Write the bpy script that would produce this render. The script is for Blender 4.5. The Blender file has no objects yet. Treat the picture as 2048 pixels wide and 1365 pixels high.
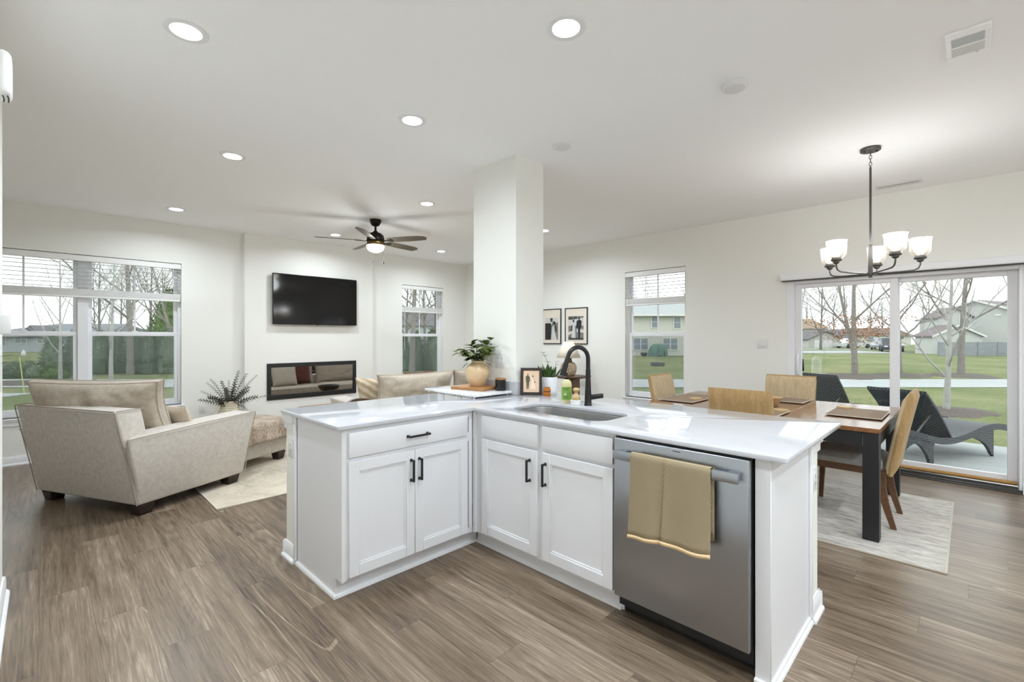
import bpy, bmesh, math, random
from mathutils import Vector, Matrix, noise
PI = math.pi
S = bpy.context.scene
C = S.collection
# ------------------------------------------------------------------ camera
YAW = math.atan(915 / 925)
cam = bpy.data.cameras.new('camera'); cam.sensor_width = 36; cam.lens = 925 / 2048 * 36; cam.shift_y = -7.5 / 2048
cam.clip_start = .02; cam.clip_end = 400
cam_o = bpy.data.objects.new('camera', cam); C.objects.link(cam_o)
cam_o.location = (0, 0, 1.368); cam_o.rotation_euler = (PI / 2, 0, YAW - PI / 2)
S.camera = cam_o
# ------------------------------------------------------------------ sky, exposure
W = bpy.data.worlds.new('overcast_sky'); S.world = W; W.use_nodes = True
wn = W.node_tree.nodes; wl = W.node_tree.links; wn.clear()
wo = wn.new('ShaderNodeOutputWorld'); bg = wn.new('ShaderNodeBackground'); tc = wn.new('ShaderNodeTexCoord')
nz = wn.new('ShaderNodeTexNoise'); nz.inputs['Scale'].default_value = 2.2; nz.inputs['Detail'].default_value = 4
rp = wn.new('ShaderNodeValToRGB'); rp.color_ramp.elements[0].position = .30; rp.color_ramp.elements[1].position = .47
rp.color_ramp.elements[0].color = (.44, .505, .55, 1); rp.color_ramp.elements[1].color = (.97, .985, 1, 1)
wl.new(tc.outputs['Generated'], nz.inputs['Vector']); wl.new(nz.outputs['Fac'], rp.inputs['Fac'])
wl.new(rp.outputs['Color'], bg.inputs['Color']); wl.new(bg.outputs[0], wo.inputs[0])
bg.inputs['Strength'].default_value = 2.2
S.view_settings.view_transform = 'Standard'; S.view_settings.look = 'None'
S.view_settings.gamma = 1; S.view_settings.use_curve_mapping = False
S.view_settings.exposure = 1.1
S.cycles.max_bounces = 14; S.cycles.diffuse_bounces = 8; S.cycles.glossy_bounces = 5
S.cycles.transparent_max_bounces = 24; S.cycles.transmission_bounces = 6
S.cycles.caustics_reflective = False; S.cycles.caustics_refractive = False
S.cycles.sample_clamp_indirect = 6
CAN_W, KIT_W, CHAND_W, FAN_W = 11.5, 13, 1.4, 4
# ------------------------------------------------------------------ mesh helpers
class MB:
    def __init__(s, o=(0, 0, 0)):
        s.v = []; s.f = []; s.o = Vector(o)
    def add(s, vs, fs, M=None):
        k = len(s.v)
        for p in vs:
            p = Vector(p)
            if M is not None: p = M @ p
            s.v.append(p - s.o)
        s.f += [tuple(i + k for i in f) for f in fs]
        return s
    def hexa(s, p, bev=0, seg=2, M=None):
        fs = [(0, 3, 2, 1), (4, 5, 6, 7), (0, 1, 5, 4), (1, 2, 6, 5), (2, 3, 7, 6), (3, 0, 4, 7)]
        if bev <= 0: return s.add(p, fs, M)
        b = bmesh.new(); vs = [b.verts.new(q) for q in p]
        for f in fs: b.faces.new([vs[i] for i in f])
        bmesh.ops.bevel(b, geom=b.edges[:], offset=bev, segments=seg, profile=.5, affect='EDGES', clamp_overlap=True)
        b.verts.index_update()
        s.add([v.co.copy() for v in b.verts], [tuple(v.index for v in f.verts) for f in b.faces], M); b.free()
        return s
    def box(s, x0, x1, y0, y1, z0, z1, bev=0, seg=2, M=None):
        x0, x1 = sorted((x0, x1)); y0, y1 = sorted((y0, y1)); z0, z1 = sorted((z0, z1))
        return s.hexa([(x0, y0, z0), (x1, y0, z0), (x1, y1, z0), (x0, y1, z0), (x0, y0, z1), (x1, y0, z1), (x1, y1, z1), (x0, y1, z1)], bev, seg, M)
    def prism(s, poly, a, b, axis='z', bev=0, M=None):
        def P(u, v, w): return {'z': (u, v, w), 'y': (u, w, v), 'x': (w, u, v)}[axis]
        n = len(poly)
        vs = [P(u, v, a) for u, v in poly] + [P(u, v, b) for u, v in poly]
        fs = [tuple(range(n))[::-1], tuple(range(n, 2 * n))] + [(i, (i + 1) % n, n + (i + 1) % n, n + i) for i in range(n)]
        if bev:
            bm = bmesh.new(); q = [bm.verts.new(v) for v in vs]
            for f in fs: bm.faces.new([q[i] for i in f])
            bmesh.ops.bevel(bm, geom=[e for e in bm.edges if len(e.link_faces) == 2 and e.calc_face_angle(0) > .6], offset=bev, segments=2, profile=.5, affect='EDGES', clamp_overlap=True)
            bm.verts.index_update()
            s.add([v.co.copy() for v in bm.verts], [tuple(v.index for v in f.verts) for f in bm.faces], M); bm.free(); return s
        return s.add(vs, fs, M)
    def tube(s, pts, r, n=8, cap=True, M=None, flat=1):
        pts = [Vector(p) for p in pts]; m = len(pts)
        rs = r if isinstance(r, (list, tuple)) else [r] * m
        d = (pts[1] - pts[0]).normalized()
        u = d.orthogonal().normalized(); vs = []
        for i, p in enumerate(pts):
            t = (pts[min(i + 1, m - 1)] - pts[max(i - 1, 0)])
            t = t.normalized() if t.length > 1e-9 else d
            u = (u - t * u.dot(t))
            u = u.normalized() if u.length > 1e-6 else t.orthogonal().normalized()
            w = t.cross(u)
            for k in range(n):
                a = 2 * PI * (k + .5) / n
                vs.append(p + (u * math.cos(a) * flat + w * math.sin(a)) * rs[i])
        fs = [(i * n + k, i * n + (k + 1) % n, (i + 1) * n + (k + 1) % n, (i + 1) * n + k) for i in range(m - 1) for k in range(n)]
        if cap: fs += [tuple(range(n))[::-1], tuple(range((m - 1) * n, m * n))]
        return s.add(vs, fs, M)
    def lathe(s, prof, n=24, c=(0, 0, 0), M=None, cap=True):
        vs = []; m = len(prof); cx, cy, cz = c
        for r, z in prof:
            for k in range(n):
                a = 2 * PI * k / n
                vs.append((cx + r * math.cos(a), cy + r * math.sin(a), cz + z))
        fs = [(i * n + k, i * n + (k + 1) % n, (i + 1) * n + (k + 1) % n, (i + 1) * n + k) for i in range(m - 1) for k in range(n)]
        if cap:
            if prof[0][0] > 1e-6: fs.append(tuple(range(n))[::-1])
            if prof[-1][0] > 1e-6: fs.append(tuple(range((m - 1) * n, m * n)))
        return s.add(vs, fs, M)
    def grid(s, nx, ny, fn, M=None, wrap=False):
        vs = [fn(i / nx, j / ny) for j in range(ny + 1) for i in range(nx + 1)]
        k = nx + 1
        return s.add(vs, [(j * k + i, j * k + i + 1, (j + 1) * k + i + 1, (j + 1) * k + i) for j in range(ny) for i in range(nx)], M)
    def leaf(s, p, d, up, L, w, curl=.2, n=4):
        p = Vector(p); d = Vector(d).normalized(); r = d.cross(Vector(up))
        r = r.normalized() if r.length > 1e-5 else d.orthogonal().normalized(); nn = r.cross(d)
        vs = []
        for i in range(n + 1):
            t = i / n; ww = w * math.sin(PI * min(.97, .06 + t * .94)) ** .8
            q = p + d * L * t - nn * curl * L * t * t
            vs += [q - r * ww / 2 + nn * ww * .12, q - nn * 0, q + r * ww / 2 + nn * ww * .12]
        fs = []
        for i in range(n):
            a = i * 3
            fs += [(a, a + 1, a + 4, a + 3), (a + 1, a + 2, a + 5, a + 4)]
        return s.add(vs, fs)
    def build(s, name, mat, parent=None, smooth=40, loc=None, normals=True):
        me = bpy.data.meshes.new(name); me.from_pydata([tuple(v) for v in s.v], [], s.f)
        if normals:
            b = bmesh.new(); b.from_mesh(me); bmesh.ops.recalc_face_normals(b, faces=b.faces[:]); b.to_mesh(me); b.free()
        if smooth:
            me.shade_smooth(); me.set_sharp_from_angle(angle=math.radians(smooth))
        me.materials.append(mat); me.update()
        o = bpy.data.objects.new(name, me); C.objects.link(o)
        if parent is not None: o.parent = parent
        if loc is not None: o.location = loc
        return o
def tag(o, label, cat, group=None, kind=None):
    o['label'] = label; o['category'] = cat
    if group: o['group'] = group
    if kind: o['kind'] = kind
    return o
def thing(name, label, cat, loc=(0, 0, 0), rz=0, group=None):
    o = bpy.data.objects.new(name, None); C.objects.link(o); o.empty_display_size = .1
    o.location = loc; o.rotation_euler = (0, 0, rz)
    return tag(o, label, cat, group)
def struct(name, mb, m, parent=None, smooth=40):
    o = mb.build(name, m, parent, smooth)
    if parent is None: o['kind'] = 'structure'
    return o
def sempty(name, loc):
    o = bpy.data.objects.new(name, None); C.objects.link(o); o.location = loc; o['kind'] = 'structure'; return o
def dup(root, loc, rz, label=None, group=None):
    r = root.copy(); C.objects.link(r); r.location = loc; r.rotation_euler = (0, 0, rz)
    if label: r['label'] = label
    if group: r['group'] = group
    for ch in list(root.children):
        c = ch.copy(); C.objects.link(c); c.parent = r
        for g in ch.children:
            d = g.copy(); C.objects.link(d); d.parent = c
    return r
def Rz(a): return Matrix.Rotation(a, 4, 'Z')
def T(x, y, z): return Matrix.Translation((x, y, z))
def rrect(x0, x1, y0, y1, r, n=6):
    out = []
    for cx, cy, a0 in ((x1 - r, y1 - r, 0), (x0 + r, y1 - r, PI / 2), (x0 + r, y0 + r, PI), (x1 - r, y0 + r, 1.5 * PI)):
        for k in range(n + 1):
            a = a0 + PI / 2 * k / n; out.append((cx + r * math.cos(a), cy + r * math.sin(a)))
    return out
def cushion(mb, w, h, t, M, gus=.5, pinch=.05, e=4, wr=.012, seed=0, n=18, welt=None):
    """Stuffed cushion in its own x (width), z (height), y (thickness) frame; welt = second MB for the piping."""
    def side(sg):
        def fn(a, b):
            u = -math.cos(a * PI); v = -math.cos(b * PI)
            u = .5 * u + .5 * (2 * a - 1); v = .5 * v + .5 * (2 * b - 1)
            x = w / 2 * u * (1 - pinch * (1 - v * v)); z = h / 2 * v * (1 - pinch * (1 - u * u))
            bul = max(0, (1 - abs(u) ** e) * (1 - abs(v) ** e)) ** .5
            q = Vector((x * 7 + seed, z * 7, sg * 3.1 + seed))
            k = min(1, bul * 1.5)
            y = sg * t / 2 * (gus + (1 - gus) * bul) + (noise.noise(q) * wr + noise.noise(q * 2.7) * wr * .4) * k
            c = noise.noise(Vector((x * 5, z * 5, seed + 9))) * wr * .5
            return (x, y, z + c * k)
        return fn
    g0 = side(-1); g1 = side(1)
    mb.grid(n, n, g0, M); mb.grid(n, n, g1, M)
    loop = [(i / n, 0) for i in range(n)] + [(1, i / n) for i in range(n)] + [(1 - i / n, 1) for i in range(n)] + [(0, 1 - i / n) for i in range(n)]
    A = [Vector(g0(*q)) for q in loop]; B = [Vector(g1(*q)) for q in loop]; m = len(loop)
    if gus > 0:
        mid = [(a + b) / 2 * 1 + Vector((a.x, 0, a.z)).normalized() * gus * t * .06 for a, b in zip(A, B)]
        for P, Q in ((A, mid), (mid, B)):
            mb.add(P + Q, [(i, (i + 1) % m, m + (i + 1) % m, m + i) for i in range(m)], M)
    if welt is not None:
        for L in ((A, B) if gus > 0 else (A,)): welt.tube(L + [L[0]], .0045, 5, False, M)
# ------------------------------------------------------------------ materials
def lin(c):
    return tuple(((x / 255) / 12.92 if x / 255 <= .04045 else ((x / 255 + .055) / 1.055) ** 2.4) for x in c) + (1,)
class NT:
    def __init__(s, name):
        s.m = bpy.data.materials.new(name); s.m.use_nodes = True; s.t = s.m.node_tree; s.t.nodes.clear()
        s.out = s.n('OutputMaterial'); s.b = s.n('BsdfPrincipled'); s.l(s.b.outputs[0], s.out.inputs[0])
    def n(s, t): return s.t.nodes.new('ShaderNode' + t)
    def l(s, a, b): s.t.links.new(a, b)
    def set(s, sock, v):
        if hasattr(v, 'links') or hasattr(v, 'is_output'): s.l(v, sock)
        else: sock.default_value = v
    def math(s, op, a, b=None, c=None):
        n = s.n('Math'); n.operation = op; s.set(n.inputs[0], a)
        if b is not None: s.set(n.inputs[1], b)
        if c is not None: s.set(n.inputs[2], c)
        return n.outputs[0]
    def obj(s): return s.n('TexCoord').outputs['Object']
    def sep(s, v):
        n = s.n('SeparateXYZ'); s.l(v, n.inputs[0]); return n.outputs
    def comb(s, x, y, z=0.):
        n = s.n('CombineXYZ')
        for i, q in enumerate((x, y, z)): s.set(n.inputs[i], q)
        return n.outputs[0]
    def scale(s, v, sc, loc=(0, 0, 0), rot=(0, 0, 0)):
        n = s.n('Mapping'); s.l(v, n.inputs[0]); n.inputs['Scale'].default_value = sc; n.inputs['Location'].default_value = loc; n.inputs['Rotation'].default_value = rot
        return n.outputs[0]
    def noise(s, v, sc, det=3, rough=.5, dist=0):
        n = s.n('TexNoise'); s.l(v, n.inputs['Vector']); n.inputs['Scale'].default_value = sc; n.inputs['Detail'].default_value = det
        n.inputs['Roughness'].default_value = rough; n.inputs['Distortion'].default_value = dist; return n.outputs['Fac']
    def white(s, v):
        n = s.n('TexWhiteNoise'); n.noise_dimensions = '3D'; s.l(v, n.inputs[0]); return n.outputs['Value']
    def voro(s, v, sc, feat='F1'):
        n = s.n('TexVoronoi'); n.feature = feat; s.l(v, n.inputs['Vector']); n.inputs['Scale'].default_value = sc; return n.outputs['Distance']
    def ramp(s, f, stops):
        n = s.n('ValToRGB'); s.l(f, n.inputs[0]); cr = n.color_ramp
        while len(cr.elements) < len(stops): cr.elements.new(.5)
        for e, (p, c) in zip(cr.elements, stops): e.position = p; e.color = c
        return n.outputs[0]
    def mix(s, f, a, b, mode='MIX'):
        n = s.n('Mix'); n.data_type = 'RGBA'; n.blend_type = mode; s.set(n.inputs[0], f); s.set(n.inputs[6], a); s.set(n.inputs[7], b); return n.outputs[2]
    def bump(s, h, st=.2, d=.01):
        n = s.n('Bump'); s.l(h, n.inputs['Height']); n.inputs['Strength'].default_value = st; n.inputs['Distance'].default_value = d
        s.l(n.outputs[0], s.b.inputs['Normal'])
    def col(s, v): s.set(s.b.inputs['Base Color'], v)
    def par(s, rough=.5, metal=0., spec=.5, **k):
        s.set(s.b.inputs['Roughness'], rough); s.b.inputs['Metallic'].default_value = metal; s.b.inputs['Specular IOR Level'].default_value = spec
        for q, v in k.items(): s.b.inputs[q].default_value = v
        return s
def pm(name, c, rough=.5, metal=0., var=0., vs=8, bump=0, bs=200, spec=.5, **k):
    s = NT(name); s.par(rough, metal, spec, **k); a = lin(c)
    if var:
        f = s.noise(s.obj(), vs, 4); d = tuple(x * (1 - var) for x in a[:3]) + (1,); e = tuple(min(1, x * (1 + var)) for x in a[:3]) + (1,)
        s.col(s.ramp(f, [(.3, d), (.7, e)]))
    else: s.col(a)
    if bump: s.bump(s.noise(s.obj(), bs, 2), bump, .004)
    return s.m
def fabric(name, c, c2=None, sc=500, var=.12, rough=.95, bump=.25, streak=None):
    s = NT(name); s.par(rough, 0, .25); o = s.obj(); a = lin(c); b = lin(c2) if c2 else tuple(x * (1 - var) for x in a[:3]) + (1,)
    v = s.scale(o, streak) if streak else o
    f = s.math('ADD', s.math('MULTIPLY', s.noise(v, sc, 2), .6), s.math('MULTIPLY', s.noise(v, sc / 12, 3), .4))
    s.col(s.ramp(f, [(.38, b), (.62, a)])); s.bump(s.noise(v, sc, 2), bump, .003)
    s.b.inputs['Sheen Weight'].default_value = .15
    return s.m
def frosted(name):
    s = NT(name); t = s.n('BsdfTransparent'); t.inputs[0].default_value = (.98, .98, .98, 1); d = s.n('BsdfTranslucent'); d.inputs[0].default_value = (1, 1, 1, 1); g = s.n('BsdfGlossy'); g.inputs['Roughness'].default_value = .12
    f = s.math('ADD', s.math('MULTIPLY', s.voro(s.obj(), 140), .10), .03); lw = s.n('LayerWeight'); lw.inputs[0].default_value = .35
    x = s.n('MixShader'); s.l(f, x.inputs[0]); s.l(t.outputs[0], x.inputs[1]); s.l(d.outputs[0], x.inputs[2])
    y = s.n('MixShader'); s.l(s.math('MULTIPLY', lw.outputs['Fresnel'], .6), y.inputs[0]); s.l(x.outputs[0], y.inputs[1]); s.l(g.outputs[0], y.inputs[2]); s.l(y.outputs[0], s.out.inputs[0]); return s.m
def emis(name, c, st):
    s = NT(name); s.par(.4); s.col(lin(c)); s.b.inputs['Emission Color'].default_value = lin(c); s.b.inputs['Emission Strength'].default_value = st; return s.m
def glass_pane(name, tint=(1, 1, 1, 1), refl=.05, haze=None):
    s = NT(name); t = s.n('BsdfTransparent'); t.inputs[0].default_value = tint; g = s.n('BsdfGlossy'); g.inputs['Roughness'].default_value = .01
    lw = s.n('LayerWeight'); lw.inputs[0].default_value = .2
    f = s.math('ADD', s.math('MULTIPLY', lw.outputs['Fresnel'], .5), refl * .5)
    x = s.n('MixShader'); s.l(f, x.inputs[0]); s.l(t.outputs[0], x.inputs[1]); s.l(g.outputs[0], x.inputs[2]); s.l(x.outputs[0], s.out.inputs[0])
    return s.m
M = {}
M['wall'] = pm('wall_paint', (236, 235, 230), .7, spec=.3, bump=.015, bs=90)
M['ceil'] = pm('ceiling_paint', (249, 249, 249), .8, spec=.2, bump=.12, bs=28)
M['trim'] = pm('white_trim', (234, 234, 236), .35)
M['cab'] = pm('cabinet_white', (224, 224, 227), .38)
M['vinyl'] = pm('window_vinyl', (236, 236, 240), .4)
M['gap'] = pm('shadow_gap_grey', (70, 70, 70), .8)
M['black'] = pm('matte_black', (11, 11, 11), .33)
M['blackp'] = pm('black_paint', (26, 27, 29), .45)
M['steel'] = pm('stainless', (172, 177, 184), .28, 1.0, Anisotropic=.4)
M['sink'] = pm('sink_steel', (175, 175, 175), .32, 1.0, var=.05, vs=20)
M['nickel'] = pm('pewter_metal', (96, 94, 92), .35, .9)
M['dkmetal'] = pm('dark_bronze', (38, 34, 29), .38, .8)
M['ventwhite'] = pm('vent_white', (250, 250, 250), .35)
M['plate'] = pm('switch_plate', (226, 226, 225), .35)
M['dark'] = pm('dark_slot', (30, 30, 30), .6)
M['glass'] = glass_pane('window_glass', (.72, .74, .735, 1))
def _screen():
    s = NT('insect_screen_mesh'); t = s.n('BsdfTransparent'); d = s.n('BsdfDiffuse'); d.inputs[0].default_value = (.42, .47, .48, 1)
    x = s.n('MixShader'); x.inputs[0].default_value = .24; s.l(t.outputs[0], x.inputs[1]); s.l(d.outputs[0], x.inputs[2]); s.l(x.outputs[0], s.out.inputs[0]); return s.m
M['screen'] = _screen()
def _quartz():
    s = NT('white_quartz'); s.par(.07, 0, .25); o = s.obj(); f = s.noise(o, 3, 5, .6)
    s.col(s.ramp(f, [(.3, lin((190, 191, 195))), (.7, lin((197, 197, 202)))])); return s.m
M['quartz'] = _quartz()
def _marble():
    s = NT('white_marble'); s.par(.12); o = s.obj(); f = s.noise(o, 6, 6, .65, 1.5)
    s.col(s.ramp(f, [(.42, lin((236, 236, 238))), (.5, lin((218, 219, 222))), (.56, lin((238, 238, 240)))])); return s.m
M['marble'] = _marble()
def _floor():
    s = NT('vinyl_plank_floor'); o = s.obj(); x, y, z = s.sep(o)
    PW, PL = .19, 1.22
    r = s.math('DIVIDE', s.math('ADD', x, -.172 + .19 * 40), PW); row = s.math('FLOOR', r)
    off = s.math('MULTIPLY', s.math('FRACT', s.math('MULTIPLY', row, .379)), PL)
    q = s.math('DIVIDE', s.math('ADD', s.math('ADD', y, 20), off), PL); cell = s.math('FLOOR', q)
    cid = s.comb(row, cell, 1.7); rnd = s.white(cid); rnd2 = s.white(s.comb(cell, row, 4.1))
    gx = s.math('ADD', x, s.math('MULTIPLY', rnd, 37)); gy = s.math('ADD', y, s.math('MULTIPLY', rnd2, 51))
    strk = s.math('MULTIPLY_ADD', s.noise(s.comb(s.math('MULTIPLY', gx, 34), s.math('MULTIPLY', gy, 1.3), rnd), 1.0, 3, .55, .35), 2.2, -.6)
    vn = s.noise(s.comb(s.math('MULTIPLY', gx, 3.4), s.math('MULTIPLY', gy, .26), rnd2), 1.0, 1, .4, .2)
    vein = s.math('MULTIPLY', s.math('LESS_THAN', s.math('ABSOLUTE', s.math('SUBTRACT', vn, .5)), .002), s.math('GREATER_THAN', rnd2, .6))
    big = s.noise(s.comb(s.math('MULTIPLY', gx, 6), s.math('MULTIPLY', gy, .9), rnd), 1.0, 4, .6, .6)
    cath = s.math('FRACT', s.math('MULTIPLY', s.noise(s.comb(s.math('MULTIPLY', gx, 5.5), s.math('MULTIPLY', gy, .45), rnd2), 1.0, 2, .45, .3), 26))
    cath = s.math('ABSOLUTE', s.math('SUBTRACT', cath, .5))
    fine = s.math('MULTIPLY_ADD', s.noise(s.comb(s.math('MULTIPLY', gx, 150), s.math('MULTIPLY', gy, 6), rnd), 1.0, 3, .65), 2.0, -.5)
    tone = s.math('ADD', s.math('MULTIPLY', rnd, .17), s.math('MULTIPLY', big, .42))
    tone = s.math('ADD', tone, s.math('MULTIPLY', fine, .25))
    tone = s.math('ADD', tone, s.math('MULTIPLY', strk, .22))
    tone = s.math('ADD', tone, s.math('MULTIPLY', cath, s.math('MULTIPLY', rnd2, .30)))
    tone = s.math('ADD', tone, s.math('MULTIPLY', vein, .2))
    base = s.ramp(tone, [(.33, lin((74, 61, 50))), (.50, lin((110, 94, 78))), (.66, lin((135, 118, 100))), (.85, lin((174, 157, 138)))])
    fx = s.math('FRACT', r); fy = s.math('FRACT', q)
    ex = s.math('MINIMUM', fx, s.math('SUBTRACT', 1, fx)); ey = s.math('MINIMUM', fy, s.math('SUBTRACT', 1, fy))
    seam = s.math('MAXIMUM', s.math('LESS_THAN', ex, .008), s.math('LESS_THAN', ey, .0013))
    s.col(s.mix(s.math('MULTIPLY', seam, .5), base, lin((78, 66, 56))))
    s.par(s.math('ADD', .27, s.math('MULTIPLY', fine, .12)), 0, .45)
    s.bump(s.math('SUBTRACT', fine, s.math('MULTIPLY', seam, 2)), .10, .002); return s.m
M['floor'] = _floor()
def wood(name, a, b, sc=(4, 40, 40), rough=.4, rot=(0, 0, 0)):
    s = NT(name); s.par(rough); v = s.scale(s.obj(), sc, rot=rot); f = s.noise(v, 1.5, 5, .6, .8)
    s.col(s.ramp(f, [(.3, lin(a)), (.7, lin(b))])); s.bump(f, .08, .002); return s.m
M['walnut'] = wood('walnut_wood', (82, 55, 36), (112, 78, 50), rough=.42)
M['tabletop'] = wood('acacia_table_top', (104, 68, 40), (146, 100, 62), (3, 22, 22), .16)
M['board'] = wood('light_acacia_board', (140, 96, 56), (184, 134, 84), (5, 30, 30), .45)
M['bamboo'] = wood('bamboo_wood', (190, 158, 110), (210, 182, 136), (30, 30, 6), .5)
M['oakbar'] = wood('oak_dowel', (160, 118, 62), (190, 146, 84), (40, 3, 40), .45)
M['stairwood'] = wood('dark_stool_wood', (52, 36, 22), (96, 68, 42), (12, 12, 12), .35)
M['fanblade'] = pm('fan_blade_taupe', (92, 80, 64), .42, var=.08, vs=20)
M['sofa'] = fabric('greige_upholstery', (204, 197, 188), (180, 172, 162), 380)
M['sofac'] = fabric('taupe_cushion_cloth', (190, 178, 163), (166, 154, 139), 380)
M['piping'] = pm('brown_piping', (158, 146, 132), .9)
M['legdk'] = pm('espresso_wood', (44, 32, 25), .4)
M['fur'] = fabric('taupe_fur', (186, 170, 152), (128, 110, 94), 90, bump=.9, streak=(1, 1, .35))
M['chairtan'] = fabric('tan_linen', (190, 158, 112), (160, 130, 88), 420, streak=(1, 1, .12))
M['chairdaylit'] = fabric('tan_linen_daylit', (208, 188, 156), (184, 162, 128), 420, streak=(1, 1, .12))  # same linen as the chair backs, window daylight put into its colour
M['chairlt'] = fabric('oatmeal_linen', (196, 182, 164), (172, 158, 140), 420)
M['pillowrust'] = fabric('rust_pillow', (112, 72, 62), (92, 58, 50))
M['pillowcream'] = fabric('cream_pillow', (214, 206, 192), (190, 180, 164))
def _stripe():
    s = NT('striped_throw_cloth'); s.par(.95, 0, .2); x, y, z = s.sep(s.obj())
    f = s.math('ADD', s.math('MULTIPLY', s.math('SINE', s.math('MULTIPLY', s.math('ADD', x, z), 70)), .3), s.noise(s.obj(), 14, 3)); s.col(s.ramp(f, [(.3, lin((168, 150, 126))), (.7, lin((204, 190, 168)))])); return s.m
M['stripe'] = _stripe()
def _rug(name, a, b, c, v1, v2):
    s = NT(name); s.par(.95, 0, .2); o = s.obj()
    f = s.noise(s.scale(o, v1), 1, 6, .65, .8); g = s.noise(s.scale(o, v2), 1, 4, .6)
    k = s.math('ADD', s.math('MULTIPLY', f, .6), s.math('MULTIPLY', g, .4))
    s.col(s.ramp(k, [(.36, lin(a)), (.48, lin(b)), (.62, lin(c))])); s.bump(s.noise(o, 500, 2), .3, .003); return s.m
M['rug1'] = _rug('cream_distressed_rug', (160, 151, 140), (196, 184, 166), (210, 198, 180), (1.6, 1.6, 1), (24, 60, 1))
M['rug2'] = _rug('grey_distressed_rug', (148, 142, 136), (190, 184, 176), (218, 213, 205), (26, 5, 1), (90, 16, 1))
M['rugedge'] = pm('rug_binding', (198, 190, 176), .9)
def _towel():
    s = NT('waffle_towel'); s.par(.95, 0, .2); o = s.obj(); x, y, z = s.sep(o)
    a = s.math('SINE', s.math('MULTIPLY', s.math('ADD', y, z), 760)); b = s.math('SINE', s.math('MULTIPLY', s.math('SUBTRACT', y, s.math('MULTIPLY', z, .6)), 760))
    f = s.math('ADD', s.math('MULTIPLY', s.math('MULTIPLY', a, b), .35), .5)
    s.col(s.ramp(f, [(.25, lin((112, 100, 80))), (.75, lin((184, 168, 138)))])); s.bump(f, .5, .003); return s.m
M['towel'] = _towel()
M['hem'] = pm('towel_hem', (222, 194, 152), .9)
M['blind'] = pm('blind_white', (240, 239, 238), .45)
M['blindslat'] = pm('blind_slat_backlit', (214, 214, 214), .5)  # the blind's white, darkened in colour for the slats' backlit shade
M['cord'] = pm('cord_white', (222, 222, 220), .7)
M['tvscreen'] = pm('tv_screen', (6, 6, 7), .09, spec=.45)
M['tvframe'] = pm('tv_bezel', (34, 34, 34), .35, .4)
M['bulb'] = emis('warm_bulb', (255, 232, 190), 4)
M['canlens'] = emis('recessed_lens', (255, 252, 246), 6)
M['fanbowl'] = emis('fan_light_bowl', (255, 250, 240), 5)
# ------------------------------------------------------------------ room shell
H = 2.82; FY = 7.25; DX = 6.0; TH = .15; LX = -.157; LE = 3.64
struct('floor', MB().box(-1.55, DX + .02, -3.15, FY + .02, -.06, 0), M['floor'])
struct('ceiling', MB().box(-1.55, DX + TH, -3.15, FY + TH, H, H + .08), M['ceil'])
W1 = (-.62, 1.247); W2 = (4.52, 5.43); WZ = (.50, 2.32); W3 = (2.687, 3.60); DR = (-.332, 1.496); DZ = 2.0
m = MB()
for a, b in ((-1.55, W1[0]), (W1[1], W2[0]), (W2[1], DX + TH)): m.box(a, b, FY, FY + TH, -.06, H)
for w in (W1, W2):
    m.box(w[0], w[1], FY, FY + TH, -.06, WZ[0]); m.box(w[0], w[1], FY, FY + TH, WZ[1], H)
# fireplace bump-out with a recess for the insert
BX = (1.955, 3.89); BY = 7.15; FP = (2.262, 3.562, .487, .962)
m.box(BX[0], FP[0], BY, FY, -.06, H); m.box(FP[1], BX[1], BY, FY, -.06, H)
m.box(FP[0], FP[1], BY, FY, -.06, FP[2]); m.box(FP[0], FP[1], BY, FY, FP[3], H)
struct('wall_fireplace', m, M['wall'])
m = MB()
for a, b in ((-3.15, DR[0]), (DR[1], W3[0]), (W3[1], FY)): m.box(DX, DX + TH, a, b, -.06, H)
m.box(DX, DX + TH, DR[0], DR[1], DZ, H); m.box(DX, DX + TH, DR[0], DR[1], -.2, -.06)
m.box(DX, DX + TH, W3[0], W3[1], -.06, WZ[0]); m.box(DX, DX + TH, W3[0], W3[1], WZ[1], H)
struct('wall_right', m, M['wall'])
struct('wall_back', MB().box(-1.55, DX + TH, -3.15, -3.0, -.06, H), M['wall'])
struct('wall_left', MB().box(-1.55, -1.4, LE - .15, FY, -.06, H).box(-1.4, LX, LE - .15, LE, -.06, H).box(LX - .12, LX, -3, LE - .15, -.06, H), M['wall'])
# column standing on the inner corner of the half wall
CX = (2.625, 2.955); CY = (2.552, 3.065)
KY = (2.897, 3.055); KX = (2.577, 2.737); CT = .894; KE = .545; KL = 1.072
struct('wall_column', MB().box(CX[0], CX[1], CY[0], CY[1], -.01, H), M['wall'])
struct('wall_peninsula_left', MB().box(KL, CX[0], KY[0], KY[1], -.01, CT), M['wall'])
struct('wall_peninsula_right', MB().box(KX[0], KX[1], KE, CY[0], -.01, CT), M['wall'])
# baseboards
def bb(m, x0, x1, y0, y1, h=.095):
    m.box(x0, x1, y0, y1, 0, h, .004)
def base_run(name, segs):
    """segs: (axis, fixed wall plane, outward sign, a, b): board + cap bead + quarter round"""
    m = MB()
    for ax, p, sg, a, b in segs:
        prof = [(0, 0), (.028, 0), (.027, .012), (.018, .022), (.014, .024), (.014, .075), (.009, .085), (.006, .096), (0, .096)]
        poly = [(p + sg * u, v) for u, v in prof]
        if ax == 'x': m.prism(poly, a, b, 'x')       # runs along x, wall plane is y=p
        else: m.prism(poly, a, b, 'y')               # runs along y, wall plane is x=p
    return struct(name, m, M['trim'], smooth=30)
base_run('baseboard_fireplace', [('x', FY, -1, -1.4, BX[0]), ('y', BX[0], -1, BY, FY), ('x', BY, -1, BX[0] - .014, BX[1] + .014), ('y', BX[1], 1, BY, FY), ('x', FY, -1, BX[1], DX)])
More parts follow.
